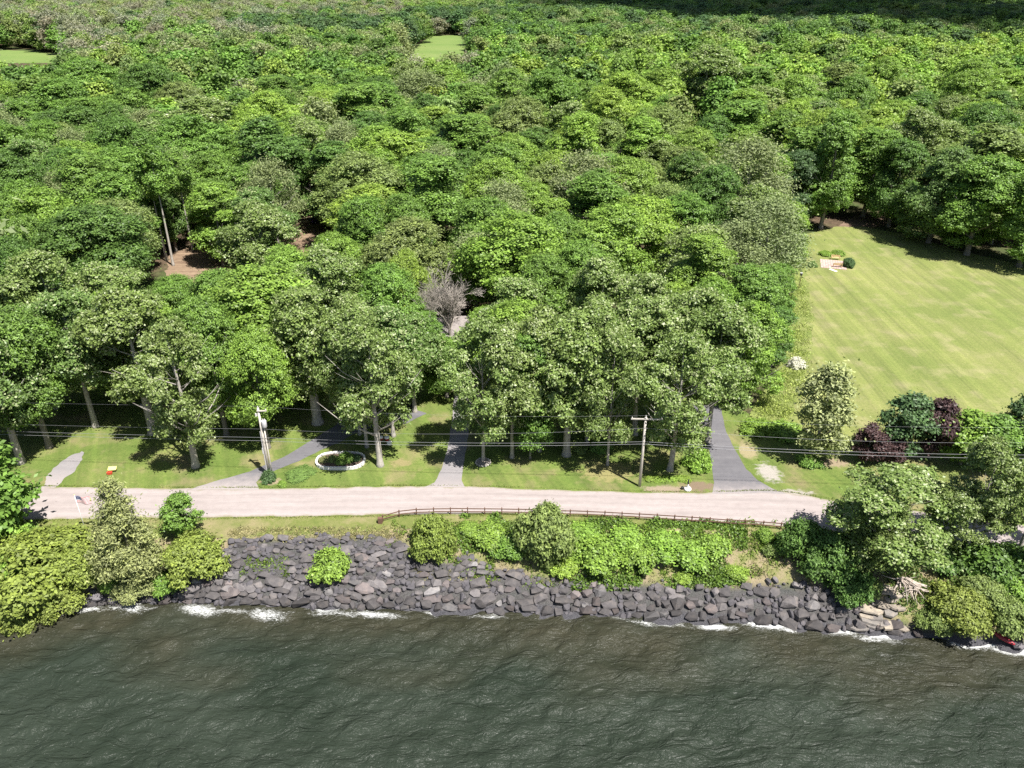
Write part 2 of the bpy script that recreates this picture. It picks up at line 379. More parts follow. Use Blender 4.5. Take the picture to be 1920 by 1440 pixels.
def water_material():
    m, n, l, p = new_mat('water'); v = geopos(n)
    sh = N(n, 'ShaderNodeAttribute', attribute_name='shore').outputs['Fac']
    fz = N(n, 'ShaderNodeAttribute', attribute_name='foamzone').outputs['Fac']
    f1 = noise(n, l, 0.055, 4, 0.6, v, 0.4)
    deep = ramp(n, l, f1, [(0.35, (0.018, 0.025, 0.017)), (0.65, (0.028, 0.036, 0.026))])
    near = ramp(n, l, noise(n, l, 0.3, 5, 0.6, v, 0.6), [(0.35, (0.025, 0.026, 0.016)), (0.65, (0.038, 0.037, 0.024))])
    c = mixc(n, l, sh, deep, near)
    mpf = n.new('ShaderNodeMapping'); mpf.inputs['Scale'].default_value = (0.5, 1.3, 1); l.new(v, mpf.inputs[0]); fw = noise(n, l, 3.4, 9, 0.8, mpf.outputs[0], 1.8)
    thr = math_n(n, l, 'SUBTRACT', math_n(n, l, 'ADD', fw, math_n(n, l, 'MULTIPLY', fz, 0.40)), 0.745)
    foam = math_n(n, l, 'MULTIPLY', math_n(n, l, 'MULTIPLY', thr, 5.0, True), 0.85)
    c = mixc(n, l, foam, c, (0.68, 0.69, 0.68))
    l.new(c, p.inputs['Base Color']); p.inputs['IOR'].default_value = 1.333
    r = math_n(n, l, 'MULTIPLY_ADD', foam, 0.7, True); r.node.inputs[2].default_value = 0.34; l.new(r, p.inputs['Roughness'])
    mp = n.new('ShaderNodeMapping'); mp.inputs['Rotation'].default_value = (0, 0, D2R(-24)); mp.inputs['Scale'].default_value = (0.55, 1.25, 1); l.new(v, mp.inputs[0])
    h1 = noise(n, l, 0.62, 4, 0.55, mp.outputs[0], 1.0); h2 = noise(n, l, 2.1, 3, 0.55, mp.outputs[0], 0.8)
    h1 = math_n(n, l, 'ABSOLUTE', math_n(n, l, 'SUBTRACT', h1, 0.5)); h2 = math_n(n, l, 'ABSOLUTE', math_n(n, l, 'SUBTRACT', h2, 0.5))
    h = math_n(n, l, 'ADD', math_n(n, l, 'MULTIPLY', h1, -1.5), math_n(n, l, 'MULTIPLY', h2, -0.45))
    p.inputs['Specular IOR Level'].default_value = 0.2; bump(n, l, p, h, 1.0, 0.45); return m
M['water'] = water_material()

# ================================================================== the setting
def grid_mesh(name, X, Y, Z, mat, attrs=None, smooth=True):
    r, c = X.shape; V = np.stack([X, Y, Z], -1).reshape(-1, 3)
    i = np.arange(r * c).reshape(r, c)
    F = np.stack([i[:-1, :-1], i[:-1, 1:], i[1:, 1:], i[1:, :-1]], -1).reshape(-1, 4)
    return np_mesh(name, V, F, mat, smooth, {k: ('POINT', a.ravel()) for k, a in (attrs or {}).items()})
xs = np.concatenate([[-4000, -1500, -700, -350, -200, -140, -100], np.arange(-80, 80.1, 0.8), [100, 140, 200, 350, 700, 1500, 4000]])
rows = []
tv = np.concatenate([[4.0, 2.2, 1.5], np.linspace(1.15, 0.0, 24)])
for t in tv: rows.append(ytop(xs) + (yshore(xs) - ytop(xs)) * t)
for e in (0.6, 1.5, 3, 6, 10, 16, 25, 40, 60, 90, 140, 220, 350, 600, 1000, 2000, 5000): rows.append(ytop(xs) + e)
GY = np.array(rows); GX = np.broadcast_to(xs, GY.shape).copy(); GZ = ground_z(GX, GY)
t_ = (ytop(GX) - GY) / np.maximum(ytop(GX) - yshore(GX), 0.5)
on = (t_ > -0.02) & (t_ < 1.05)
GZ = GZ + np.where(on & (np.abs(GX) < 90), (vnoise(GX * 0.7, GY * 1.1, 3) - 0.5) * 0.35 * np.clip(t_ * 4, 0, 1), 0)
# where bare stone begins on the bank, in the photograph
RTOP = [(150, 1108), (300, 1104), (420, 1040), (436, 1016), (560, 1008), (700, 1006), (750, 1012), (780, 1046), (850, 1052), (870, 1036), (905, 1060), (1000, 1080), (1100, 1088), (1200, 1094), (1350, 1100), (1450, 1094), (1540, 1098), (1600, 1128), (1640, 1160), (1720, 1182)]
rtx = []; 
for a_, b_ in RTOP:
    q = at_ground(a_, b_); rtx.append((q.x, q.y))
rtx.sort(); RX = [p[0] for p in rtx]; RY = [p[1] for p in rtx]
stone_a = np.clip((np.interp(GX, RX, RY) + 0.3 - GY) * 1.5, 0, 1) * ((GX > RX[0] - 3) & (GX < RX[-1] + 1))
bank_a = np.clip((t_ + 0.35) * 4, 0, 1); wet_a = np.clip((t_ - 0.80) * 7, 0, 1)
tag(obj('ground', grid_mesh('ground', GX, GY, GZ, M['ground'], {'bank': bank_a, 'wet': np.maximum(wet_a, stone_a * 0.92)})), kind='structure')  # stony part: dark grey soil between the boulders, same colour as the wet shore

# water
wx = np.concatenate([[-4000, -1200, -400, -160, -100], np.arange(-72, 72.1, 0.26), [100, 160, 400, 1200, 4000]])
wy = np.concatenate([[-4000, -1200, -300, -80, 0, 25, 33], np.arange(37, 68.1, 0.26), [72, 76]])
WX, WY = np.meshgrid(wx, wy)
rw = np.random.default_rng(5); WZ = np.zeros_like(WX)
for i in range(60):
    lam = 0.9 * (9.0 / 0.9) ** (i / 59.0); a = 0.0125 * lam ** 0.60
    th = rw.normal(math.radians(112), 0.55); kx, ky = math.cos(th) * 2 * math.pi / lam, math.sin(th) * 2 * math.pi / lam
    wobx = 1.6 * vnoise(WX / (lam * 2.3), WY / (lam * 2.3), 50 + i)
    WZ += a * np.sin(kx * WX + ky * WY + rw.uniform(0, 6.28) + 4.0 * wobx)
inside = (np.abs(WX) < 72) & (WY > 36)
WZ = np.where(inside, WZ, 0) * (0.62 + 0.38 * vnoise(WX / 11, WY / 8, 9))
dist = yshore(WX) - WY
shore_a = np.clip(1.0 - (dist - 1.0) / 9.0 + (vnoise(WX / 7, WY / 4, 4) - 0.5) * 0.9, 0, 1)
# where the waves break white: along the stones, and small flecks farther out
foam = np.clip(1 - np.abs(dist - 0.8) / 0.8, 0, 1) * (0.05 + 1.0 * vnoise(WX / 2.0, WY / 3, 21))
for (px, py, w, h, a) in [(160, 1142, 2.4, 0.6, 1), (240, 1140, 3.4, 0.8, 0.9), (375, 1144, 3.4, 0.8, 0.95), (500, 1153, 3.2, 0.9, 0.9), (610, 1143, 2.6, 0.5, 1.0),
                          (705, 1153, 4.2, 0.55, 0.95), (815, 1148, 2.0, 0.4, 0.9), (930, 1152, 1.4, 0.35, 0.8), (1165, 1160, 2.0, 0.35, 0.7), (1255, 1168, 2.0, 0.35, 1.0),
                          (1335, 1174, 2.4, 0.45, 1.15), (1440, 1173, 3.6, 0.6, 1.1), (1480, 1180, 2.0, 0.5, 0.9), (1570, 1182, 3.0, 0.6, 1.0), (1650, 1190, 2.6, 0.7, 1.1),
                          (1700, 1182, 1.6, 0.5, 0.9), (1825, 1207, 3.0, 0.7, 1.2), (1900, 1220, 3.0, 0.6, 1.1), (310, 1184, 1.0, 0.4, 0.5), (500, 1282, 1.6, 0.8, 0.46),
                          (280, 1335, 1.4, 0.5, 0.5), (1660, 1230, 2.2, 0.35, 0.6), (1735, 1300, 3.0, 0.8, 0.42), (1640, 1270, 2.5, 0.6, 0.45), (1850, 1330, 3, 0.7, 0.42), (1380, 1385, 2, 0.6, 0.4), (1260, 1360, 2, 0.5, 0.4)]:
    cx, cy = at(px, py, WATER_Z); foam = np.maximum(foam, a * np.exp(-((WX - cx) / w) ** 2 - ((WY - cy + 0.12 * (WX - cx)) / (h * 1.35)) ** 2))
crest = np.clip((WZ - 0.14) * 8, 0, 1) * (vnoise(WX / 9, WY / 6, 33) > 0.52) * np.clip((WX + 20) / 50, 0.25, 1)
foam = np.maximum(foam, 0.17 * crest)
tag(obj('water', grid_mesh('water', WX, WY, WZ + WATER_Z, M['water'], {'shore': shore_a, 'foamzone': foam})), kind='structure')

def wiggle(pts, step=0.8, amp=0.12, seed=0, closed=True):
    out = []; n = len(pts)
    for i in range(n if closed else n - 1):
        a, b = pts[i], pts[(i + 1) % n]; L = math.dist(a, b)
        if L > 60 : out.append(a); continue
        k = max(1, int(L / step))
        for j in range(k):
            t = j / k; x, y = a[0] + (b[0] - a[0]) * t, a[1] + (b[1] - a[1]) * t
            nx, ny = -(b[1] - a[1]) / L, (b[0] - a[0]) / L
            d = amp * 2 * (float(vnoise(x * 0.9, y * 0.9, seed)) - 0.5) + amp * (float(vnoise(x * 2.7, y * 2.7, seed + 1)) - 0.5)
            out.append((x + nx * d, y + ny * d))
    return out
def smooth_path(pts, n=2):
    for _ in range(n):
        q = [pts[0]]
        for a, b in zip(pts[:-1], pts[1:]):
            q += [(a[0] * .75 + b[0] * .25, a[1] * .75 + b[1] * .25), (a[0] * .25 + b[0] * .75, a[1] * .25 + b[1] * .75)]
        pts = q + [pts[-1]]
    return pts
def resample(path, step):
    out = [path[0]]; acc = 0.0
    for a, b in zip(path[:-1], path[1:]):
        L = math.dist(a, b); d = step - acc
        while d <= L: out.append((a[0] + (b[0] - a[0]) * d / L, a[1] + (b[1] - a[1]) * d / L)); d += step
        acc = L - (d - step)
    return out
def sheet(name, pts, z, mat, amp=0.12, seed=0, step=0.8):
    pts = wiggle(pts, step, amp, seed)
    bm = bmesh.new(); f = bm.faces.new([bm.verts.new((x, y, z)) for x, y in pts])
    bm.normal_update()
    if f.normal.z < 0: bmesh.ops.reverse_faces(bm, faces=[f])
    bmesh.ops.triangulate(bm, faces=[f]); me = bpy.data.meshes.new(name); bm.to_mesh(me); bm.free(); me.materials.append(mat)
    return tag(obj(name, me), kind='structure')
P = lambda pts, z=0.0: [at(a, b, z) for a, b in pts]
# road
ROAD_TOP = smooth_path([(-260, 92)] + P([(-200, 915), (70, 913), (300, 916), (480, 917), (820, 911), (1000, 917), (1200, 924), (1340, 925), (1460, 920), (1560, 939), (1700, 957), (1920, 984)]) + [(150, 49)])
ROAD_BOT = smooth_path([(-260, 86)] + P([(-200, 980), (70, 973), (420, 970), (720, 965), (1000, 962), (1100, 965), (1300, 977), (1480, 988), (1600, 999), (1750, 1015), (1920, 1036)]) + [(150, 44)])
sheet('verge', [(x, y + 0.3) for x, y in ROAD_BOT] + [(x, float(ytop(x)) + 0.15) for x, _ in reversed(ROAD_BOT)], 0.004, M['verge'], 0.1, 3)
lawn_far = P([(1440, 800), (1380, 760), (1180, 700), (900, 660), (700, 640), (400, 660), (0, 660), (-300, 680)])
sheet('lawn', [(x, y - 0.3) for x, y in ROAD_TOP if -75 < x < 32] + lawn_far, 0.006, M['lawn'], 0.15, 5)
sheet('side_lawn', P([(1420, 905), (1470, 926), (1560, 941), (1700, 959), (1920, 986), (2100, 1005), (2100, 850), (1900, 842), (1600, 838), (1400, 812), (1380, 830)]), 0.008, M['side_lawn'], 0.2, 8)
rxs = np.concatenate([np.arange(-250, -64, 6.0), np.arange(-64, 64, 0.4), np.arange(64, 146, 6.0)]); rtt = np.linspace(0, 1, 11)
_t = np.array(sorted(ROAD_TOP)); _b = np.array(sorted(ROAD_BOT)); ryt = np.interp(rxs, _t[:, 0], _t[:, 1]) + (vnoise(rxs * 0.8, 0 * rxs, 14) - 0.5) * 0.3; ryb = np.interp(rxs, _b[:, 0], _b[:, 1]) + (vnoise(rxs * 0.8, 0 * rxs + 5, 15) - 0.5) * 0.3
RGX = np.broadcast_to(rxs, (11, len(rxs))); RGY = ryb + (ryt - ryb) * rtt[:, None]; RT = np.broadcast_to(rtt[:, None], RGX.shape)
tag(obj('road', grid_mesh('road', RGX, RGY, 0.014 + 0.03 * np.sin(RT * math.pi), M['road'], {'across': RT})), kind='structure')
# mown field and the unmown strip beside it
FIELD = P([(1400, 800), (1480, 760), (1516, 690), (1520, 600), (1503, 500), (1508, 440), (1590, 420), (1700, 440), (1800, 470), (1930, 500), (2200, 540), (2500, 830), (1900, 842), (1560, 838)])
sheet('field', FIELD, 0.016, M['field'], 0.3, 21, 1.5)
sheet('meadow', P([(1385, 808), (1412, 760), (1462, 690), (1472, 620), (1445, 540), (1480, 470), (1506, 470), (1512, 520), (1524, 600), (1520, 690), (1490, 760), (1480, 812)]), 0.020, M['meadow'], 0.6, 23, 1.2)
# driveways
sheet('driveway_west', P([(355, 918), (400, 903), (470, 884), (540, 853), (590, 822), (640, 790), (680, 770), (760, 762), (800, 775), (760, 795), (700, 800), (660, 815), (640, 828), (600, 845), (560, 865), (520, 880), (492, 893), (480, 905), (486, 919)]), 0.018, M['asphalt'], 0.08, 31)
sheet('driveway_centre', P([(795, 914), (815, 905), (828, 880), (838, 845), (846, 800), (850, 760), (855, 700), (880, 700), (884, 760), (880, 800), (874, 845), (868, 880), (866, 900), (872, 914)]), 0.019, M['asphalt_pale'], 0.08, 33)
sheet('driveway_east', P([(1334, 928), (1338, 905), (1334, 870), (1328, 835), (1322, 806), (1300, 760), (1350, 760), (1362, 810), (1380, 845), (1400, 880), (1420, 900), (1448, 916), (1475, 926), (1420, 930)]), 0.019, M['asphalt'], 0.08, 35)
sheet('parking_strip', P([(78, 914), (88, 892), (115, 868), (140, 850), (158, 845), (160, 858), (140, 880), (118, 900), (104, 914)]), 0.017, M['asphalt_pale'], 0.4, 37, 0.4)
sheet('clearing', P([(310, 520), (318, 480), (345, 462), (405, 465), (420, 485), (410, 515), (390, 545), (330, 550)]), 0.012, M['dirt'], 0.8, 43)
sheet('yard', P([(520, 450), (560, 400), (640, 395), (660, 430), (640, 470), (560, 480)]), 0.012, M['dirt'], 0.8, 44)
sheet('path', P([(1100, 615), (1120, 585), (1200, 580), (1230, 600), (1200, 625)]), 0.012, M['dirt'], 0.5, 45)
sheet('forest_edge', P([(1570, 425), (1600, 405), (1660, 405), (1660, 425)]), 0.022, M['mulch'], 0.4, 46)
# distant open fields
FARF = [P([(762, 112), (790, 80), (806, 67), (872, 66), (874, 84), (866, 112)]), P([(-120, 118), (-120, 92), (0, 93), (70, 97), (135, 106), (120, 118)])]
sheet('far_field', FARF[0], 0.02, M['far_field'], 3, 47, 8)
sheet('west_far_field', FARF[1], 0.02, M['far_field'], 3, 48, 8)

# ================================================================== foliage
def leaf_quads(p, nrm, L, W, rng):
    n = len(p); nrm = nrm / (np.linalg.norm(nrm, axis=1, keepdims=True) + 1e-9)
    r = rng.normal(size=(n, 3)); u = np.cross(nrm, r); u /= (np.linalg.norm(u, axis=1, keepdims=True) + 1e-9); v = np.cross(nrm, u)
    L = (L * rng.uniform(0.7, 1.3, n))[:, None]; W = (W * rng.uniform(0.7, 1.3, n))[:, None]
    V = np.stack([p + u * L, p + v * W - nrm * W * 0.3, p - u * L, p - v * W - nrm * W * 0.3], 1).reshape(-1, 3)
    return V, np.arange(4 * n, dtype=np.int32).reshape(n, 4)
def unit(rng, n):
    d = rng.normal(size=(n, 3)); return d / np.linalg.norm(d, axis=1, keepdims=True)
def crown_mesh(name, seed, mat, R=5.0, z0=5.0, z1=18.0, lobes=18, lobe_r=(0.34, 0.5), clumps=26, leaves=26, leaf=(0.24, 0.15), shape='round',
               sig=0.42, up=0.45, jit=0.75, flat=0.5, ct=0.45):
    rng = np.random.default_rng(seed); H = z1 - z0
    # a scaffold of lobes under one uneven outline
    k = np.arange(lobes); t = (k + rng.uniform(0.2, 0.8, lobes)) / lobes; t = rng.permutation(t)
    th = k * 2.39996 + rng.uniform(-0.4, 0.4, lobes)
    if shape == 'cone': prof = (1 - t) ** 0.85 * (0.35 + 0.65 * np.minimum(1, (t + 0.05) * 8)); rl = R * (0.16 + 0.24 * (1 - t))
    elif shape == 'tall': prof = np.sin(np.clip(t * 0.93 + 0.07, 0, 1) * math.pi) ** 0.6; rl = R * rng.uniform(*lobe_r, lobes)
    elif shape == 'dome': t = t ** 1.2; prof = np.sqrt(np.clip(1 - t ** 2, 0, 1)); rl = R * rng.uniform(*lobe_r, lobes)
    elif shape == 'vase': prof = (0.35 + 0.75 * t) * np.where(t > 0.8, 0.8, 1); rl = R * rng.uniform(*lobe_r, lobes)
    else: prof = np.clip(1 - np.abs((t - 0.42) / 0.62) ** 2.4, 0.05, 1); rl = R * rng.uniform(*lobe_r, lobes)
    rad = prof * np.maximum(R - rl, 0.2) * rng.uniform(0.5, 1.15, lobes)
    hz = np.minimum(rl, H * 0.3)
    c = np.stack([np.cos(th) * rad, np.sin(th) * rad, z0 + hz * 0.7 + t * (H - hz * 1.6)], 1)
    nc = np.maximum(6, (clumps * (rl / np.mean(rl)) ** 2).astype(int)); ix = np.repeat(np.arange(lobes), nc); m = len(ix)
    d = unit(rng, m); out = c[ix] - np.array([0, 0, z0 + H * 0.4]); out /= (np.linalg.norm(out, axis=1, keepdims=True) + 1e-6)
    d = d + 0.55 * out + np.array([0, 0, 0.35]); d /= np.linalg.norm(d, axis=1, keepdims=True)
    cc = c[ix] + d * (rl[ix] * rng.uniform(0.72, 1.08, m))[:, None] * np.array([1, 1, 0.85])
    ctone = rng.uniform(0, 1, m); nl = rng.poisson(leaves, m); jx = np.repeat(np.arange(m), nl); q = len(jx)
    stray = np.where(rng.random(q) < 0.13, 2.2, 1.0)[:, None]
    p = cc[jx] + rng.normal(size=(q, 3)) * np.array([sig, sig, sig * flat]) * stray
    if shape == 'dome': p[:, 2] = np.maximum(p[:, 2], z0 + 0.02 + rng.uniform(0, 0.25, q))
    nrm = 0.75 * d[jx] + np.array([0, 0, up]) + rng.normal(size=(q, 3)) * jit * 0.6
    V, F = leaf_quads(p, nrm, leaf[0], leaf[1], rng)
    tone = np.clip(ct * ctone[jx] + (1 - ct) * rng.uniform(0, 1, q), 0, 1)
    return np_mesh(name, V, F, mat, False, {'tone': ('FACE', tone)})
def trunk_mesh(name, seed, mat, h=14.0, r=0.34, fork=5.5, reach=3.4, limbs=8, flare=1.7, bend=0.35, sides=8):
    rng = random.Random(seed); mb = MB(); bx, by = rng.uniform(-bend, bend), rng.uniform(-bend, bend)
    pt = lambda t: (bx * math.sin(t * 3.0), by * math.sin(t * 2.3 + 0.4) - by * math.sin(0.4), h * t)
    ts = [0, 0.02, 0.06, 0.15, 0.3, 0.45, 0.6, 0.8, 1.0]
    rr = [r * flare, r * 1.28, r * 1.06, r, r * 0.9, r * 0.72, r * 0.5, r * 0.28, r * 0.06]
    path = [pt(t) for t in ts]; path[0] = (path[0][0], path[0][1], -0.35); mb.tube(path, rr, sides)
    for k in range(limbs):
        t0 = fork / h + (0.85 - fork / h) * k / max(1, limbs - 1) * rng.uniform(0.8, 1); a = k * 2.4 + rng.uniform(-0.5, 0.5)
        p0 = Vector(pt(t0)); L = reach * (1.1 - 0.55 * (t0 - fork / h)) * rng.uniform(0.75, 1.15)
        d = Vector((math.cos(a), math.sin(a), 0)); r0 = r * 0.42 * (1.15 - t0)
        q = [p0, p0 + d * L * 0.3 + Vector((0, 0, L * 0.22)), p0 + d * L * 0.65 + Vector((0, 0, L * 0.5)), p0 + d * L + Vector((0, 0, L * 0.95))]
        mb.tube(q, [r0, r0 * 0.75, r0 * 0.45, r0 * 0.1], 5)
        for s in (-1, 1):
            e = Euler((0, 0, s * rng.uniform(0.5, 0.9))).to_matrix() @ d
            mb.tube([q[1], q[1] + e * L * 0.3 + Vector((0, 0, L * 0.2)), q[1] + e * L * 0.55 + Vector((0, 0, L * 0.45))], [r0 * 0.4, r0 * 0.25, r0 * 0.06], 4)
    return mb.mesh(name, mat, True)
def twig_mesh(name, seed, mat, h=16.0, spread=0.5, r=0.22, levels=5, first=0.28, kids=(3, 4), up=0.35, thin=0.6):
    rng = random.Random(seed); segs = []
    def grow(p, d, L, rad, lev):
        n = 3; pts = [p]; q = p; dd = d
        for i in range(n):
            dd = (dd + Vector((rng.gauss(0, 0.12), rng.gauss(0, 0.12), rng.gauss(0, 0.06) + 0.04 * up))).normalized(); q = q + dd * (L / n); pts.append(q)
        segs.append((pts, [max(0.012, rad * (1 - 0.45 * i / n)) for i in range(n + 1)], 3 if lev > 1 else 5))
        if lev >= levels: return
        for k in range(rng.randint(*kids)):
            b = rng.randint(1, n); a = rng.uniform(0, 6.28); s = spread * rng.uniform(0.7, 1.25)
            side = dd.cross(Vector((math.cos(a), math.sin(a), 0.3))).normalized()
            grow(pts[b], (dd + side * s + Vector((0, 0, up * 0.4))).normalized(), L * rng.uniform(0.62, 0.82), rad * thin, lev + 1)
    base = Vector((0, 0, -0.3)); grow(base, Vector((0, 0, 1)), h * first, r, 0)
    mb = MB()
    for pts, rr, s in segs: mb.tube(pts, rr, s, cap=False)
    V = np.array(mb.v); rr = np.percentile(np.hypot(V[:, 0], V[:, 1]), 97); zz = V[:, 2].max(); mb.v = [tuple(q) for q in V * np.array([5.5 / rr, 5.5 / rr, 15.0 / zz])]
    return mb.mesh(name, mat, False)

# one prototype mesh set per look: list of (crown mesh, trunk mesh)
KINDS = {}
KINDS['round'] = [(crown_mesh('round_crown', 100 + i, M['leaf'], R=7.4, z0=5.0, z1=22.5, lobes=14 + 2 * i, lobe_r=(0.32, 0.55), clumps=84, leaves=27, leaf=(0.175, 0.115), sig=0.30, flat=0.65, ct=0.6),
                   trunk_mesh('round_trunk', 10 + i, M['bark'], h=18.5, r=0.4, fork=6, reach=4.6)) for i in range(6)]
KINDS['low'] = [(crown_mesh('low_crown', 150 + i, M['leaf'], R=7.0, z0=1.5, z1=22.5, lobes=18 + 3 * i, lobe_r=(0.32, 0.52), clumps=76, leaves=27, leaf=(0.175, 0.115), sig=0.28, flat=0.65, ct=0.6),
                 trunk_mesh('low_trunk', 15 + i, M['bark'], h=18.5, r=0.42, fork=4, reach=5)) for i in range(3)]
KINDS['tall'] = [(crown_mesh('tall_crown', 200 + i, M['leaf'], R=5.6, z0=2.6, z1=23, lobes=17 + 2 * i, lobe_r=(0.32, 0.54), clumps=72, leaves=26, leaf=(0.17, 0.11), shape='tall', sig=0.26, flat=0.65, ct=0.6),
                  trunk_mesh('tall_trunk', 20 + i, M['bark'], h=19.5, r=0.36, fork=5, reach=4)) for i in range(4)]
KINDS['silver'] = [(crown_mesh('silver_crown', 300 + i, M['leaf_silver'], R=5.4, z0=5.2, z1=19, lobes=24, lobe_r=(0.25, 0.46), clumps=46, leaves=26, leaf=(0.175, 0.105), sig=0.24, jit=0.95, up=0.4, flat=0.65, ct=0.55),
                    trunk_mesh('silver_trunk', 30 + i, M['bark_pale'], h=16, r=0.33, fork=6.2)) for i in range(5)]
KINDS['bole'] = [(crown_mesh('bole_crown', 380 + i, M['leaf'], R=3.2, z0=12.5, z1=21, lobes=12, lobe_r=(0.3, 0.5), clumps=30, leaves=22, leaf=(0.165, 0.105), sig=0.26, flat=0.65, ct=0.6),
                  trunk_mesh('bole_trunk', 38 + i, M['bark_pale'], h=18, r=0.21, fork=12.5, limbs=8, reach=2.2)) for i in range(2)]
KINDS['open'] = [(crown_mesh('open_crown', 350 + i, M['leaf_silver'], R=5.6, z0=4.0, z1=17, lobes=26, lobe_r=(0.17, 0.33), clumps=30, leaves=26, leaf=(0.165, 0.10), sig=0.24, jit=0.95, up=0.45, flat=0.55, ct=0.5),
                  trunk_mesh('open_trunk', 35 + i, M['bark_pale'], h=15, r=0.3, fork=3.6, limbs=14, reach=4.4)) for i in range(3)]
KINDS['airy'] = [(crown_mesh('airy_crown', 400 + i, M['leaf_fine'], R=5.0, z0=4.0, z1=17.5, lobes=26, lobe_r=(0.2, 0.4), clumps=26, leaves=24, leaf=(0.17, 0.075), sig=0.5, jit=1.3, up=0.3, flat=0.9),
                  trunk_mesh('airy_trunk', 40 + i, M['bark_pale'], h=16.5, r=0.26, fork=4.5, limbs=12, reach=4.0)) for i in range(4)]
KINDS['cone'] = [(crown_mesh('cone_crown', 500 + i, M['leaf_fine'], R=3.4, z0=0.6, z1=13, lobes=44, clumps=22, leaves=18, leaf=(0.17, 0.06), shape='cone', sig=0.26, jit=0.9, up=0.25, flat=0.6),
                  trunk_mesh('cone_trunk', 50 + i, M['bark'], h=12, r=0.2, fork=1.5, reach=1.8, limbs=10)) for i in range(2)]
KINDS['poplar'] = [(crown_mesh('poplar_crown', 550 + i, M['leaf_fine'], R=2.8, z0=1.0, z1=13.3, lobes=30, lobe_r=(0.22, 0.42), clumps=20, leaves=15, leaf=(0.19, 0.11), shape='tall', sig=0.34, jit=1.1, up=0.35, flat=0.9),
                    trunk_mesh('poplar_trunk', 55 + i, M['bark_pale'], h=12.4, r=0.17, fork=2.2, reach=1.9, limbs=11)) for i in range(1)]
KINDS['bush'] = [(crown_mesh('bush_foliage', 600 + i, M['leaf_fine'], R=3.0, z0=0.0, z1=3.0, lobes=20, lobe_r=(0.24, 0.4), clumps=34, leaves=20, leaf=(0.13, 0.075), shape='dome', sig=0.17, up=0.5), None) for i in range(4)]
KINDS['broad_bush'] = [(crown_mesh('shrub_foliage', 650 + i, M['leaf'], R=2.2, z0=0.0, z1=1.6, lobes=16, lobe_r=(0.26, 0.42), clumps=26, leaves=16, leaf=(0.15, 0.10), shape='dome', sig=0.18, up=0.7), None) for i in range(3)]
KINDS['small_tree'] = [(crown_mesh('small_crown', 700 + i, M['leaf'], R=3.0, z0=0.9, z1=8.0, lobes=18, lobe_r=(0.28, 0.46), clumps=28, leaves=16, leaf=(0.19, 0.12), sig=0.26), 
                        trunk_mesh('small_trunk', 70 + i, M['bark'], h=6.8, r=0.14, fork=1.4, reach=1.9, limbs=8)) for i in range(3)]
KINDS['bare'] = [(twig_mesh('bare_branches', 80, M['twig'], h=15, spread=0.6, levels=6, first=0.26, kids=(3, 5), up=0.42, thin=0.56), None),
                 (twig_mesh('bare_branches', 81, M['twig'], h=15, spread=0.7, levels=5, first=0.30, kids=(3, 4), up=0.3), None)]
REF = {'round': (22.5, 7.4), 'bole': (21, 3.2), 'open': (17, 5.6), 'low': (22.5, 7.0), 'tall': (23, 5.6), 'silver': (19, 5.4), 'airy': (17.5, 5.0), 'cone': (13, 3.4), 'poplar': (13.3, 2.8), 'bush': (3.0, 3.0), 'broad_bush': (1.6, 2.2),
       'small_tree': (8.0, 3.0), 'bare': (15, 5.5)}
COL = {'palest': (0.150, 0.172, 0.078), 'deep': (0.054, 0.098, 0.021), 'mid': (0.076, 0.130, 0.025), 'bright': (0.103, 0.163, 0.028), 'lime': (0.122, 0.178, 0.030), 'olive': (0.098, 0.130, 0.038),
       'silver': (0.102, 0.142, 0.040), 'silverdeep': (0.078, 0.125, 0.034), 'grey': (0.112, 0.136, 0.058), 'blue': (0.042, 0.074, 0.028), 'purple': (0.042, 0.024, 0.025), 'yolive': (0.106, 0.134, 0.028),
       'dun': (0.125, 0.130, 0.086), 'paleolive': (0.138, 0.148, 0.060)}
COLWORD = {'palest': 'pale green', 'deep': 'deep green', 'mid': 'mid green', 'bright': 'bright green', 'lime': 'yellow green', 'olive': 'olive green', 'silver': 'silvery green', 'silverdeep': 'silvery green',
           'grey': 'greyish green', 'blue': 'dark bluish green', 'purple': 'purple leaved', 'yolive': 'yellowish olive', 'dun': 'dull brownish', 'paleolive': 'pale olive'}
def vary(c, rng=random, a=0.16):
    k = 1.9 * (1 + rng.uniform(-a, a)); return tuple(max(0.004, x * k * (1 + rng.uniform(-a * 0.45, a * 0.45))) for x in c)
NAME = {'round': 'deciduous_tree', 'bole': 'deciduous_tree', 'open': 'deciduous_tree', 'low': 'deciduous_tree', 'tall': 'deciduous_tree', 'silver': 'deciduous_tree', 'airy': 'deciduous_tree', 'small_tree': 'deciduous_tree', 'cone': 'cedar_tree',
        'poplar': 'poplar_tree', 'bare': 'bare_tree'}
def plant(kind, x, y, h, r, colour, label, cat='tree', group=None, z=None, idx=None, rz=None, squash=1.0, name=None, trunk=1.0):
    H0, R0 = REF[kind]; protos = KINDS[kind]; cm, tm = protos[random.randrange(len(protos)) if idx is None else idx % len(protos)]
    if z is None: z = float(ground_z(x, y))
    rz = random.uniform(0, 6.28) if rz is None else rz
    if kind in ('bush', 'broad_bush'):
        o = obj(name or 'shrub', cm, None, vary(COL[colour], a=0.06)); tag(o, label, cat, group)
        o.location = (x, y, z - 0.08); o.rotation_euler = (0, 0, rz); o.scale = (r / R0, r / R0 * squash, h / H0); return o
    o = thing(name or NAME[kind], label, cat, (x, y, z), rz, group, (r / R0, r / R0 * squash, h / H0))
    if kind == 'bare': obj('branches', cm, o); return o
    obj('crown', cm, o, vary(COL[colour], a=0.06)); t = obj('trunk', tm, o); t.scale = (trunk, trunk, 1); return o

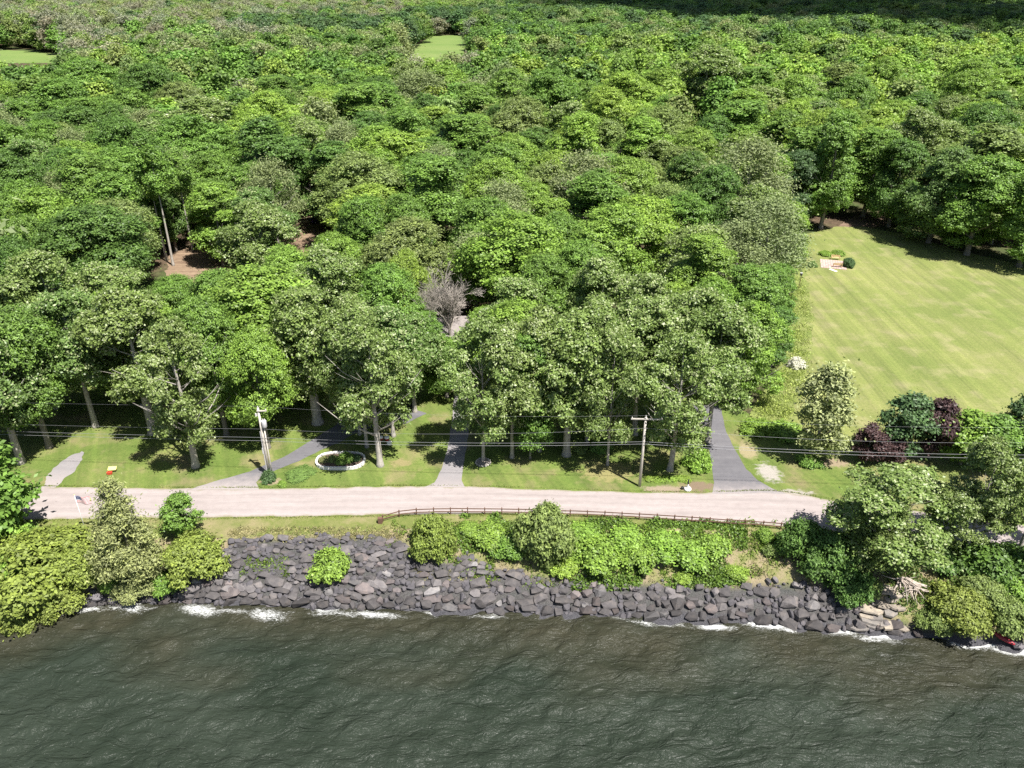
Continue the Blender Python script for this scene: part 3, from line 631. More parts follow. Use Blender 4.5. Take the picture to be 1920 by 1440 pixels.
# ================================================================== trees with a place of their own
PLACED = []          # (x, y, r, h) of every tree, to keep the forest fill off them
def tree_at(px, py, h, r, kind, colour, label, **kw):
    p = at_ground(px, py); PLACED.append((p.x, p.y, r, h))
    return plant(kind, p.x, p.y, h, r, colour, label, **kw)
FR = 'trees along the front lawn'
front = [
    (40, 868, 21, 5.2, 'silver', 'silverdeep', 'tall pale trunked tree on the lawn at the far left edge, by the parking strip', 1.15),
    (93, 838, 20, 5.4, 'round', 'mid', 'green tree with leaning grey trunk behind the parking strip', 1.1),
    (-60, 850, 20, 5.5, 'silver', 'silverdeep', 'silvery tree cut by the left edge of the picture above the lawn', 1),
    (180, 800, 20, 5.2, 'silver', 'silverdeep', 'silvery tree in shade between the parking strip and thick trunked tree', 1),
    (288, 812, 21, 5.4, 'silver', 'silver', 'silvery crowned tree with a thick trunk standing in the lawn shade', 1.5),
    (367, 875, 20, 4.6, 'open', 'silver', 'silvery tree whose thick flared trunk stands at the sunlit lawn edge', 1.45),
    (425, 815, 20, 5.0, 'round', 'mid', 'leafy green tree between the thick flared trunk and the transformer pole', 1),
    (504, 840, 17.5, 4.3, 'round', 'bright', 'low hanging bright green tree just behind the transformer pole', 0.9),
    (596, 793, 20, 5.4, 'silver', 'silver', 'silvery tree with thick dark trunk behind the western driveway', 1.7),
    (675, 815, 20, 4.2, 'silver', 'silver', 'slim trunked silvery tree, farther of the pair by the flower bed', 0.7),
    (688, 838, 20, 4.4, 'silver', 'silver', 'slim trunked silvery tree, nearer of the pair by the flower bed', 0.75),
    (713, 873, 20, 4.8, 'open', 'silver', 'silvery tree with stout pale trunk beside the white edged flower bed', 1.3),
    (738, 818, 19, 4.6, 'silver', 'silverdeep', 'silvery tree with slim straight trunk behind the stout pale trunk', 0.8),
    (778, 772, 15, 4.2, 'silver', 'silverdeep', 'silvery tree left of the central driveway behind the lawn', 1),
    (906, 864, 19.5, 4.7, 'open', 'silver', 'silvery tree growing from the round stone ring by the central driveway', 0.75),
    (960, 858, 18.5, 4.3, 'silver', 'silver', 'silvery tree with grey trunk, next right of the stone ringed tree', 0.8),
    (994, 860, 18, 3.4, 'tall', 'mid', 'thin stemmed green tree between two silvery trees on the lawn', 0.5),
    (1011, 846, 20, 4.6, 'silver', 'silver', 'silvery tree with slender trunk in the shaded row centre', 0.7),
    (1062, 853, 20, 5.4, 'silver', 'silver', 'broad silvery tree with thick trunk in the middle of the lawn row', 1.25),
    (1100, 838, 20.5, 4.6, 'silver', 'silver', 'silvery tree behind the broad thick trunked one', 0.8),
    (1122, 832, 19, 3.6, 'tall', 'mid', 'thin green tree behind the crooked slim tree', 0.5),
    (1139, 872, 19, 4.3, 'open', 'silver', 'silvery tree on a crooked slim pale trunk at the sunlit lawn edge', 0.62),
    (1190, 815, 20, 5.0, 'silver', 'silver', 'silvery tree behind the crossarm pole', 1),
    (1256, 882, 18.5, 4.7, 'open', 'silver', 'big silvery tree over the mulch bed beside the crossarm pole', 1.2),
    (1326, 828, 19.5, 5.0, 'silver', 'silver', 'silvery tree at the head of the eastern driveway', 0.9),
    (1285, 800, 20, 5.0, 'silver', 'silver', 'silvery tree behind the big one over the mulch bed', 1),
]
for i, (px, py, h, r, k, c, lab, tw) in enumerate(front): tree_at(px, py, h, r * 1.13, k, c, lab, group=FR, trunk=tw, idx=i)
# the yard behind, and the edge of the field
second = [
    (1392, 752, 16.0, 5.0, 'low', 'bright', 'leafy deep bright tree at the corner of the field, bulging over the meadow'),
    (1385, 690, 17, 5.4, 'low', 'mid', 'rounded green tree behind the corner tree beside the meadow'),
    (1425, 628, 13, 3.8, 'low', 'mid', 'rounded tree with low foliage beside the long meadow strip'),
    (1250, 700, 15, 4.6, 'low', 'lime', 'yellow green rounded tree behind the eastern silvery trees'),
    (1315, 700, 16, 4.6, 'round', 'bright', 'bright green tree between the yellow green one and the meadow'),
    (1420, 560, 19, 7.4, 'airy', 'grey', 'large airy grey green tree with visible limbs west of the field'),
    (1370, 575, 16, 6.2, 'airy', 'grey', 'smaller airy grey green tree next to the large airy one'),
    (1470, 490, 13, 4.4, 'low', 'bright', 'vivid green tree at the field edge near the brick patio'),
    (1538, 428, 28, 6.4, 'tall', 'mid', 'tall upright green tree at the top corner of the field'),
    (1475, 430, 19, 5.5, 'tall', 'blue', 'bluish dark tree left of the tall upright field corner tree'),
    (1430, 435, 19, 5.6, 'low', 'bright', 'bright rounded tree behind the bluish dark tree'),
    (1812, 478, 22, 8.6, 'low', 'mid', 'great spreading tree with visible trunk at the shaded field edge'),
    (1740, 455, 22, 7.6, 'low', 'silverdeep', 'broad tree at the field edge left of the great spreading tree'),
    (1665, 425, 21, 6.2, 'low', 'deep', 'dark tree over the shaded notch at the top of the field'),
    (1910, 500, 21, 7.5, 'low', 'mid', 'broad tree at the right edge above the field'),
    (1690, 385, 25, 7.0, 'silver', 'silver', 'pale silvery tree behind the dark field edge trees'),
    (1440, 690, 10.5, 3.6, 'low', 'deep', 'dense dark green low tree bulging into the meadow'),
    (1452, 590, 10, 3.4, 'low', 'mid', 'low green tree beside the meadow below the airy trees'),
    (838, 745, 10.0, 3.6, 'low', 'mid', 'low green tree left of the top of the central driveway'),
    (795, 700, 10.5, 3.8, 'low', 'mid', 'low green tree hiding the left end of the house'),
    (912, 690, 10.5, 3.8, 'low', 'bright', 'low green tree hiding the right end of the house'),
    (852, 700, 5.5, 3.2, 'low', 'mid', 'lowest green tree in front of the house'),
    (850, 662, 15.8, 6.6, 'bare', 'dun', 'leafless grey branching tree in front of the grey roofed house'),
    (768, 640, 16, 3.6, 'round', 'lime', 'yellow green tree tucked left of the leafless tree'),
    (740, 700, 18, 5.4, 'round', 'mid', 'dense green tree left of the house behind the silvery row'),
    (640, 690, 20, 5.4, 'silver', 'silver', 'silvery tree in second row above the western driveway'),
    (560, 640, 17, 5.4, 'round', 'bright', 'bright rounded tree in the yard in front of the blue car'),
    (640, 600, 16, 5.2, 'round', 'bright', 'bright tree right of the yard behind the silvery second row'),
    (430, 680, 15.5, 5.8, 'round', 'mid', 'broad green tree behind the thick flared trunk tree'),
    (350, 640, 11.5, 5.0, 'round', 'mid', 'green tree below the dirt clearing'),
    (245, 690, 17.5, 5.8, 'silver', 'silver', 'broad silvery tree below the dirt clearing left of centre'),
    (130, 700, 20, 5.8, 'silver', 'silver', 'silvery second row tree near the left edge'),
    (40, 690, 20, 5.8, 'round', 'deep', 'dark green second row tree at the left edge'),
    (1015, 690, 18.5, 5.8, 'round', 'mid', 'broad green tree right of the leafless tree behind the silvery row'),
    (1080, 660, 19, 5.8, 'round', 'mid', 'rounded green tree in front of the small dirt path'),
    (962, 722, 17.5, 5.0, 'silver', 'silver', 'silvery tree above the stone ringed tree in the second row'),
    (1120, 720, 20, 5.2, 'silver', 'silver', 'silvery tree in the second row above the lawn centre'),
    (1200, 740, 19, 5.0, 'silver', 'silver', 'silvery second row tree above the crossarm pole'),
    (215, 600, 21, 9.0, 'round', 'deep', 'very broad dark green tree left of the dirt clearing'),
    (120, 545, 20, 7.5, 'round', 'bright', 'broad bright green tree behind the very broad dark one'),
    (325, 498, 25, 3.4, 'bole', 'mid', 'tall tree with long pale bare trunk standing in the dirt clearing'),
    (313, 490, 22, 3.0, 'bole', 'bright', 'shorter tree with pale bare trunk at the left side of the clearing'),
    (362, 470, 22, 3.2, 'bole', 'mid', 'thin bare trunked tree at the back of the clearing'),
    (330, 470, 23, 4.2, 'tall', 'deep', 'tall dark tree behind the dirt clearing'),
    (500, 505, 17, 6.4, 'silver', 'silverdeep', 'pale leaved tree between the dirt clearing and the blue car'),
    (420, 470, 16, 5.2, 'round', 'mid', 'rounded tree at the back of the dirt clearing'),
    (700, 545, 19, 6.4, 'round', 'mid', 'rounded green tree right of the blue car over a dark gap'),
    (910, 560, 19.5, 6.6, 'round', 'mid', 'rounded tree behind the leafless tree with dark hollow below'),
    (1130, 600, 21, 8.0, 'round', 'bright', 'great rounded bright green tree behind the small dirt path'),
    (1040, 560, 17, 5.6, 'round', 'mid', 'green tree left of the great rounded bright one'),
    (1175, 400, 14, 5.5, 'bare', 'dun', 'leafless pale grey tree deep in the middle of the forest'),
]
for i, (px, py, h, r, k, c, lab) in enumerate(second): tree_at(px, py, h, r * 1.1, k, c, lab, idx=i)

# across the road on the right and along the bank
tree_at(1531, 860, 13.4, 3.5, 'poplar', 'palest', 'slender pale poplar like tree at the lower corner of the field')
tree_at(1688, 858, 9.2, 3.4, 'small_tree', 'blue', 'dark green small tree among the purple ones below the field')
tree_at(1742, 860, 8.8, 2.6, 'small_tree', 'purple', 'purple leaved small tree, taller of the two, right of dark green tree')
tree_at(1622, 868, 5.6, 2.1, 'small_tree', 'purple', 'purple leaved small tree, lower of the two, near the poplar')
tree_at(1670, 868, 4.0, 2.4, 'small_tree', 'purple', 'low purple leaved shrubby tree beneath the dark green small tree', squash=0.7)
tree_at(1800, 870, 7.6, 3.6, 'small_tree', 'bright', 'bright green small tree right of the purple trees')
tree_at(1850, 880, 7.6, 3.4, 'small_tree', 'mid', 'green small tree behind the right foreground silvery tree')
tree_at(1915, 860, 9.4, 3.4, 'small_tree', 'blue', 'dark bluish small tree at the right edge below the field')
tree_at(1652, 1062, 12.0, 6.8, 'open', 'silver', 'spreading silvery tree overhanging the road above the cedar bushes', trunk=0.7, idx=1)
tree_at(1770, 1035, 9.5, 4.0, 'open', 'silver', 'smaller silvery tree between the two large ones by the road', trunk=0.7, idx=3)
tree_at(1808, 1045, 14.8, 4.4, 'open', 'silver', 'tall silvery tree with pale trunk on the bank at right', trunk=0.7, idx=2)
tree_at(1905, 1045, 14.5, 5.2, 'open', 'silver', 'silvery tree cut by the right edge beside the road', trunk=0.7, idx=0)
tree_at(1655, 1072, 9.5, 2.9, 'cone', 'olive', 'olive green cedar in front of the spreading silvery tree')
tree_at(258, 1092, 13.4, 4.0, 'cone', 'paleolive', 'tall pale olive cedar on the bank at left')
tree_at(346, 1004, 5.6, 2.1, 'small_tree', 'mid', 'small green tree beside the tall pale cedar')
tree_at(5, 1000, 11.0, 5.2, 'small_tree', 'mid', 'leafy green tree overhanging the road at the left edge')
tree_at(-60, 975, 11, 4.5, 'small_tree', 'mid', 'green tree beyond the left edge beside the road')
def bush_at(px, py, r, h, kind, colour, label, group=None, squash=1.0, cat='shrub', name=None):
    p = at_ground(px, py); return plant(kind, p.x, p.y, h, r, colour, label, cat, group, squash=squash, name=name)
BK = 'shrubs on the rocky bank'
for a in [
    (78, 1092, 6.0, 5.2, 'bush', 'yolive', 'huge rounded yellow olive shrub at the left bank'),
    (150, 1080, 3.6, 4.0, 'bush', 'yolive', 'yellow olive shrub joined to the huge one beside the driftwood'),
    (-25, 1070, 5.2, 5.6, 'bush', 'bright', 'green shrub at the left edge under the overhanging tree'),
    (42, 1166, 2.6, 2.3, 'bush', 'yolive', 'small rounded yellow olive shrub leaning over the water at left'),
    (110, 1132, 3.0, 2.6, 'bush', 'yolive', 'yellow olive shrub low on the left shore'),
    (367, 1068, 3.7, 4.2, 'bush', 'yolive', 'round bright olive shrub at the left end of the stones'),
    (256, 1108, 2.3, 2.0, 'bush', 'paleolive', 'pale olive shrub at the foot of the tall cedar'),
    (215, 1100, 1.4, 1.2, 'broad_bush', 'bright', 'small vivid shrub between driftwood and cedar'),
    (310, 1100, 1.8, 1.3, 'broad_bush', 'mid', 'small green shrub in the shade between cedar and round shrub'),
    (622, 1068, 2.2, 1.9, 'broad_bush', 'bright', 'lone bright shrub growing among the stones'),
    (812, 1036, 2.5, 4.6, 'bush', 'yolive', 'cone shaped olive shrub at the fence'),
    (1018, 1040, 3.3, 6.4, 'bush', 'olive', 'tall rounded cedar shrub standing up to the fence'),
    (920, 1008, 2.1, 1.3, 'broad_bush', 'bright', 'low green shrub between the cone shaped and tall rounded ones'),
    (955, 1034, 2.0, 1.5, 'broad_bush', 'mid', 'low shrub touching the tall rounded one on its left'),
    (880, 994, 1.4, 0.6, 'broad_bush', 'bright', 'low sprawling shrub under the fence right of cone shrub'),
    (1090, 1006, 2.2, 1.1, 'broad_bush', 'bright', 'bright low shrub right of the tall rounded one'),
    (1120, 1045, 2.6, 1.9, 'broad_bush', 'bright', 'bright shrub spilling onto stones right of tall rounded one'),
    (1170, 1014, 2.3, 1.2, 'broad_bush', 'bright', 'bright shrub below the fence middle, third along'),
    (1196, 1052, 2.2, 1.6, 'broad_bush', 'bright', 'bright shrub low on the bank, third along'),
    (1246, 1026, 2.5, 1.4, 'broad_bush', 'bright', 'bright shrub in the middle of the green mass'),
    (1292, 1046, 2.3, 1.6, 'broad_bush', 'bright', 'bright shrub low on the bank near the green mass end'),
    (1335, 1030, 2.0, 1.3, 'broad_bush', 'bright', 'last bright shrub at the right end of the green mass'),
    (1060, 1066, 1.6, 1.0, 'broad_bush', 'lime', 'yellow green low plant above the stones'),
    (1432, 1010, 1.0, 1.1, 'broad_bush', 'bright', 'small upright shrub near the end of the open fence'),
    (1445, 1036, 0.9, 0.9, 'broad_bush', 'olive', 'small shrub below the upright one'),
    (1380, 1075, 1.2, 0.8, 'broad_bush', 'lime', 'small yellow green shrub above stones near the cedar mass'),
    (1280, 1085, 1.0, 0.7, 'broad_bush', 'lime', 'tiny yellow green shrub among the upper stones'),
    (1500, 1040, 2.7, 4.4, 'bush', 'deep', 'dark green cedar shrub at the fence end'),
    (1548, 1068, 3.2, 4.6, 'bush', 'deep', 'large dark cedar shrub in the shaded mass'),
    (1590, 1112, 2.6, 3.2, 'bush', 'deep', 'dark cedar shrub hanging down to the stones'),
    (1612, 1050, 2.8, 5.0, 'bush', 'olive', 'olive cedar shrub under the spreading silvery tree'),
    (1632, 1108, 1.4, 1.4, 'bush', 'olive', 'small olive shrub beside the rock ledge'),
    (1790, 1160, 3.3, 3.6, 'bush', 'yolive', 'yellow olive shrub hanging over the water at right'),
    (1752, 1178, 2.0, 2.2, 'bush', 'olive', 'low olive shrub at the waterline right of the ledge'),
    (1830, 1120, 2.4, 2.6, 'bush', 'olive', 'olive shrub behind the hanging one at right'),
    (1885, 1172, 2.6, 3.2, 'bush', 'olive', 'olive shrub above the red hull'),
    (1900, 1110, 1.9, 1.8, 'broad_bush', 'bright', 'vivid green shrub at the right edge of the bank'),
    (1850, 1070, 3.0, 2.6, 'broad_bush', 'deep', 'dark shaded shrub below the tall silvery tree'),
    (1920, 1075, 3.0, 2.6, 'broad_bush', 'deep', 'dark shaded shrub at the right edge beneath silvery tree'),
    (1760, 1052, 2.0, 1.2, 'broad_bush', 'deep', 'low dark shrub left of the pale trunk'),
]: bush_at(*a, group=BK)
GD = 'garden shrubs'
for a in [
    (1308, 874, 1.75, 2.1, 'broad_bush', 'bright', 'rounded vivid shrub beside the eastern driveway'),
    (1085, 842, 1.3, 1.2, 'broad_bush', 'olive', 'small dark shrub behind the lawn, left of pair'),
    (1125, 842, 1.3, 1.6, 'broad_bush', 'mid', 'small dark shrub behind the lawn, right of pair'),
    (505, 900, 0.95, 1.1, 'broad_bush', 'blue', 'dark leafy plant around the foot of the transformer pole'),
    (530, 910, 0.6, 0.6, 'broad_bush', 'bright', 'small bright plant by the road near the transformer pole'),
    (562, 890, 1.9, 0.55, 'bush', 'silverdeep', 'feathery grey green low plant on the lawn'),
    (1548, 478, 1.6, 0.8, 'broad_bush', 'bright', 'low green shrub behind the brick patio, left'),
    (1572, 477, 1.4, 0.9, 'broad_bush', 'bright', 'low green shrub behind the brick patio bench'),
    (1590, 500, 1.5, 2.0, 'bush', 'blue', 'clipped dark round shrub at the patio corner'),
    (1523, 500, 1.1, 1.3, 'bush', 'silverdeep', 'grey green shrub at the left patio corner'),
    (1480, 490, 3.2, 3.4, 'broad_bush', 'bright', 'wide vivid shrub at the field edge left of the patio'),
    (1470, 812, 2.4, 1.3, 'broad_bush', 'bright', 'low hedge like shrub at the foot of the meadow'),
    (1420, 808, 2.2, 1.2, 'broad_bush', 'bright', 'low shrub at the foot of the meadow near driveway'),
    (1515, 868, 1.6, 1.0, 'broad_bush', 'mid', 'low shrub at the foot of the poplar like tree'),
]: bush_at(*a, group=GD)
for i, px in enumerate((1218, 1232, 1246, 1260, 1274, 1286)):
    w_ = ('nearest the crossarm pole', 'second from the crossarm pole', 'third from the crossarm pole', 'third from the rounded shrub end', 'second from the rounded shrub end', 'at the rounded shrub end')[i]
    p = at_ground(px, 899 + (i % 2)); plant('broad_bush', p.x, p.y, 0.42, 0.75, 'lime', 'low yellow green edging plant along the mulch bed, ' + w_, 'plant', 'edging plants along the mulch bed', name='edging_plant')

# ================================================================== the forest
FIELD_POLY = FIELD
MEADOW = P([(1385, 808), (1412, 760), (1462, 690), (1472, 620), (1445, 540), (1480, 470), (1520, 470), (1530, 600), (1480, 812)])
def in_poly(x, y, poly):
    c = False; j = len(poly) - 1
    for i in range(len(poly)):
        xi, yi = poly[i]; xj, yj = poly[j]
        if (yi > y) != (yj > y) and x < (xj - xi) * (y - yi) / (yj - yi) + xi: c = not c
        j = i
    return c
# ground that the photograph shows between the crowns: (px, py, radius px)
OPEN = [(365, 488, 22), (325, 465, 10), (392, 498, 14), (590, 412, 20), (850, 560, 46), (880, 606, 14), (1160, 588, 18), (1600, 412, 14), (1310, 210, 8),
        (815, 88, 22), (840, 80, 26), (845, 72, 18), (795, 98, 14), (10, 99, 22), (50, 101, 16), (90, 104, 12)]
OPEN_W = [(a, b, c, at(a, b)[1] if a != 850 else at(850, 662)[1] + 1.0) for a, b, c in OPEN]
def hides_open(x, y, r, h):
    pc = proj(x, y, h * 0.62); rx = r * FPX / pc[2]; ry = h * 0.36 * FPX / pc[2]
    for (a, b, c, yy) in OPEN_W:
        if y < yy + 3 and abs(pc[0] - a) < rx * 0.92 + c and abs(pc[1] - b) < ry + c * 0.7: return True
    return False
# crowns read off the photograph: centre px, radius px, colour, kind, height
hints = [
 (60, 470, 62, 'mid', 'round', 19), (45, 400, 55, 'mid', 'round', 19), (150, 320, 62, 'bright', 'round', 20), (60, 315, 52, 'silverdeep', 'silver', 20), (290, 275, 66, 'silver', 'silver', 20),
 (110, 248, 58, 'deep', 'round', 19), (205, 215, 50, 'mid', 'round', 18), (400, 340, 58, 'mid', 'round', 20), (480, 300, 60, 'mid', 'round', 20), (620, 325, 60, 'deep', 'tall', 21),
 (690, 255, 56, 'deep', 'round', 20), (560, 265, 60, 'bright', 'round', 20), (800, 350, 78, 'mid', 'round', 20), (960, 305, 62, 'bright', 'round', 20), (920, 360, 48, 'lime', 'round', 18),
 (1040, 335, 62, 'lime', 'round', 19), (1110, 350, 55, 'lime', 'round', 18), (1200, 345, 52, 'olive', 'round', 17), (1280, 320, 50, 'olive', 'round', 17), (1390, 300, 52, 'bright', 'round', 20),
 (1640, 300, 60, 'mid', 'tall', 22), (1840, 350, 80, 'mid', 'round', 21), (1760, 280, 62, 'silver', 'silver', 21), (1430, 200, 52, 'silver', 'silver', 20), (880, 190, 66, 'grey', 'airy', 20),
 (700, 185, 48, 'grey', 'airy', 19), (1000, 195, 42, 'bright', 'round', 18), (760, 240, 48, 'mid', 'round', 18), (1100, 200, 50, 'mid', 'round', 18), (1250, 215, 48, 'mid', 'round', 19),
 (1330, 240, 46, 'olive', 'round', 18), (1540, 230, 52, 'silverdeep', 'silver', 20), (1880, 250, 55, 'olive', 'round', 20), (1720, 210, 52, 'deep', 'round', 20), (1820, 170, 50, 'bright', 'round', 19),
 (30, 230, 45, 'dun', 'airy', 18), (470, 180, 42, 'dun', 'airy', 17), (330, 195, 44, 'deep', 'round', 18), (240, 110, 50, 'mid', 'round', 18), (420, 200, 40, 'mid', 'round', 18),
 (30, 520, 60, 'deep', 'round', 19), (80, 580, 50, 'deep', 'round', 18), (860, 430, 60, 'deep', 'round', 19), (760, 430, 56, 'mid', 'round', 19), (640, 430, 40, 'olive', 'round', 16),
 (1000, 400, 52, 'bright', 'round', 18), (1250, 400, 52, 'olive', 'airy', 17), (1300, 480, 46, 'grey', 'airy', 14), (1600, 250, 45, 'bright', 'round', 20), (540, 360, 48, 'silver', 'silver', 18),
]
forest = []      # (x, y, h, r, kind, colour)
def blocked(x, y, r, h, k=0.78, lst=None):
    if y < 92 or in_poly(x, y, FIELD_POLY) or in_poly(x + r * 0.9, y, FIELD_POLY) or in_poly(x + r * 0.7, y, MEADOW): return True
    for (a, b, q, _) in PLACED:
        if abs(a - x) < 22 and abs(b - y) < 22 and math.hypot(a - x, b - y) < k * (q + r): return True
    for f in FARF:
        if in_poly(x, y, f): return True
    return hides_open(x, y, r, h)
for (px, py, rp, c, kind, h) in hints:
    x, y = at(px, py, h * 0.64); zc = proj(x, y, h * 0.64)[2]; r = rp * zc / FPX
    if blocked(x, y, r, h, 0.55): continue
    forest.append((x, y, h, min(r * 1.1, 10), kind, c)); PLACED.append((x, y, r, h))
frng = random.Random(21)
def pick(x, y, h):
    u, v, _ = proj(x, y, h * 0.7); q = frng.random(); b = float(vnoise(x / 38.0, y / 50.0, 77))
    if v < 105 - u * 0.06 and u < 760:  pal = [('dun', 'airy', 5), ('grey', 'airy', 4), ('olive', 'round', 2), ('mid', 'round', 2), ('blue', 'round', 1.5), ('silver', 'silver', 0.8)]  # dun and grey trees; their extra share paints in the pale distance haze
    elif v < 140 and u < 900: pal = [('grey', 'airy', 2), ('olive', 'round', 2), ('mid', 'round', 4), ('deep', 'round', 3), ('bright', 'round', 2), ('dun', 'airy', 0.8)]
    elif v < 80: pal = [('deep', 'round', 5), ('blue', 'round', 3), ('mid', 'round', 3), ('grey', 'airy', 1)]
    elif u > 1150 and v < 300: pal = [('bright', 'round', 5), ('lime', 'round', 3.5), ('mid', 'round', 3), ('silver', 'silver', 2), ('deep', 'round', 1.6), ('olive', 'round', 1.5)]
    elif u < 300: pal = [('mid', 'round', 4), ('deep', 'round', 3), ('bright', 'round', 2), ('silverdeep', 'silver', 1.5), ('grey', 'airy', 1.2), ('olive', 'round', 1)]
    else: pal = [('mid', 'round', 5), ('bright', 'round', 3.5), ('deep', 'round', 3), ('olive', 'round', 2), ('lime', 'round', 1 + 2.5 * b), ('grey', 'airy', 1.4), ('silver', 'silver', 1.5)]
    w = [p[2] for p in pal]; c, k, _ = frng.choices(pal, w)[0]
    if k == 'round' and frng.random() < 0.42: k = 'tall'
    elif k == 'round' and frng.random() < 0.25: k = 'low'
    return c, k
# fill outwards, nearest first, keeping crowns just touching
cand = []
for _ in range(9000):
    y = 92 + 230 * frng.random() ** 0.8; hw = 960 / FPX * (y * CP + 40 * SP) * 1.08 + 6; cand.append((frng.uniform(-hw, hw), y))
cand.sort(key=lambda p: p[1])
for (x, y) in cand:
    h = frng.uniform(14, 19.5) + (frng.random() < 0.22) * frng.uniform(2, 5); r = frng.choice((frng.uniform(4.4, 6.2), frng.uniform(6.0, 8.4), frng.uniform(6.5, 9.6))) * (0.9 + y / 900)
    h = max(h, 8.0 + r * 1.85 + frng.uniform(-2.5, 3.5))
    if y < 112: h *= 0.9
    if blocked(x, y, r, h, 0.80): continue
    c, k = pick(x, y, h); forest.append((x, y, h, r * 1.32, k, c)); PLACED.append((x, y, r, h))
# the ones that show largest are individuals, the rest join the mass of the wood
def shown(t):
    u, v, zc = proj(t[0], t[1], t[2] * 0.7); return t[3] * FPX / zc if -40 < u < 1960 and -40 < v < 1100 else 0
forest.sort(key=shown, reverse=True)
N_IND = 228
ind = [t for t in forest[:N_IND] if shown(t) > 0]; rest = forest[len(ind):]
ORD = ['first', 'second', 'third', 'fourth', 'fifth', 'sixth', 'seventh', 'eighth', 'ninth', 'tenth', 'eleventh', 'twelfth', 'thirteenth', 'fourteenth', 'fifteenth', 'sixteenth', 'seventeenth', 'eighteenth', 'nineteenth', 'twentieth',
       'twenty-first', 'twenty-second', 'twenty-third', 'twenty-fourth', 'twenty-fifth']
ind.sort(key=lambda t: t[1])
ROWN = 18
for ri in range(0, len(ind), ROWN):
    row = sorted(ind[ri:ri + ROWN], key=lambda t: proj(t[0], t[1], t[2])[0])
    for j, (x, y, h, r, k, c) in enumerate(row):
        size = 'broad' if r > 6.2 else ('slim' if r < 4.9 else 'rounded'); 
        if k == 'airy': size = 'wispy'
        plant(k, x, y, h, r, c, squash=frng.uniform(0.8, 1.15), label=f'{size} {COLWORD[c]} tree, {ORD[j]} from left in forest row {ORD[ri // ROWN]} from the front', group='forest trees')

# far wood: one mass, instanced
FAR = bpy.data.collections.new('far_tree_kinds')
far_protos = []
for i in range(6):
    kw = dict(R=5.4, z0=3.0, z1=17, lobes=11 + i, lobe_r=(0.36, 0.58), clumps=26, leaves=9, leaf=(0.42, 0.28), sig=0.45, flat=0.75)
    if i >= 4: kw.update(leaf=(0.42, 0.2), leaves=12, sig=0.7, jit=1.3, flat=0.9)
    o = bpy.data.objects.new('far_crown_%d' % i, crown_mesh('far_crown', 900 + i, M['leaf_far'], **kw)); FAR.objects.link(o); far_protos.append(o)
pts, cols, scl, rot, idx = [], [], [], [], []
def far_add(x, y, h, r, k, c):
    pts.append((x, y, -0.2)); cols.append(vary(COL[c], frng, 0.15)); scl.append((r / 5.4, r / 5.4, h / 17)); rot.append(frng.uniform(0, 6.28))
    idx.append(frng.choice((4, 5)) if k == 'airy' else frng.randrange(4))
for (x, y, h, r, k, c) in rest: far_add(x, y, h, r, k, c)
cell = {}
y = 300.0
while y < 1900:
    sp = 10.2 + y / 190.0; hw = 960 / FPX * (y * CP + 40 * SP) * 1.12 + 20; x = -hw
    while x < hw:
        xx, yy = x + frng.uniform(-0.42, 0.42) * sp, y + frng.uniform(-0.42, 0.42) * sp; x += sp
        h = frng.uniform(15, 26) * (0.8 + 0.3 * float(vnoise(xx / 60, yy / 60, 5))); r = frng.uniform(0.54, 0.84) * sp
        if blocked(xx, yy, r, h, 0.72): continue
        c, k = pick(xx, yy, h)
        # the dark hedgerow of tall trees left of and behind the far field
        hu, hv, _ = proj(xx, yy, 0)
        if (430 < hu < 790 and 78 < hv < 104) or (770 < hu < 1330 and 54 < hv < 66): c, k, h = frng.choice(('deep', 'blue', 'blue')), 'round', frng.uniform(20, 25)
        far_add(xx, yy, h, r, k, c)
    y += sp * 0.82
me = bpy.data.meshes.new('far_forest'); me.vertices.add(len(pts)); me.vertices.foreach_set('co', np.array(pts, np.float32).ravel())
a = me.attributes.new('col', 'FLOAT_COLOR', 'POINT'); a.data.foreach_set('color', np.c_[np.array(cols), np.ones(len(cols))].astype(np.float32).ravel())
a = me.attributes.new('scl', 'FLOAT_VECTOR', 'POINT'); a.data.foreach_set('vector', np.array(scl, np.float32).ravel())
a = me.attributes.new('rot', 'FLOAT_VECTOR', 'POINT'); a.data.foreach_set('vector', np.array([(0, 0, q) for q in rot], np.float32).ravel())
a = me.attributes.new('pick', 'INT', 'POINT'); a.data.foreach_set('value', np.array(idx, np.int32))
ng = bpy.data.node_groups.new('far_forest', 'GeometryNodeTree')
ng.interface.new_socket('Geometry', in_out='INPUT', socket_type='NodeSocketGeometry'); ng.interface.new_socket('Geometry', in_out='OUTPUT', socket_type='NodeSocketGeometry')
gi, go = ng.nodes.new('NodeGroupInput'), ng.nodes.new('NodeGroupOutput')
ci = ng.nodes.new('GeometryNodeCollectionInfo'); ci.inputs['Collection'].default_value = FAR; ci.inputs['Separate Children'].default_value = True; ci.inputs['Reset Children'].default_value = True
ip = ng.nodes.new('GeometryNodeInstanceOnPoints'); ip.inputs['Pick Instance'].default_value = True
def nattr(nm, t):
    n = ng.nodes.new('GeometryNodeInputNamedAttribute'); n.data_type = t; n.inputs['Name'].default_value = nm; return n.outputs['Attribute']
ng.links.new(gi.outputs[0], ip.inputs['Points']); ng.links.new(ci.outputs[0], ip.inputs['Instance'])
ng.links.new(nattr('pick', 'INT'), ip.inputs['Instance Index']); ng.links.new(nattr('scl', 'FLOAT_VECTOR'), ip.inputs['Scale'])
ng.links.new(nattr('rot', 'FLOAT_VECTOR'), ip.inputs['Rotation']); ng.links.new(ip.outputs[0], go.inputs[0])
far = obj('far_forest', me); md = far.modifiers.new('far_forest', 'NODES'); md.node_group = ng
tag(far, 'dense mixed green woodland stretching to the top of the picture', 'forest', kind='stuff')
print('forest individuals', len(ind), 'mass', len(pts))

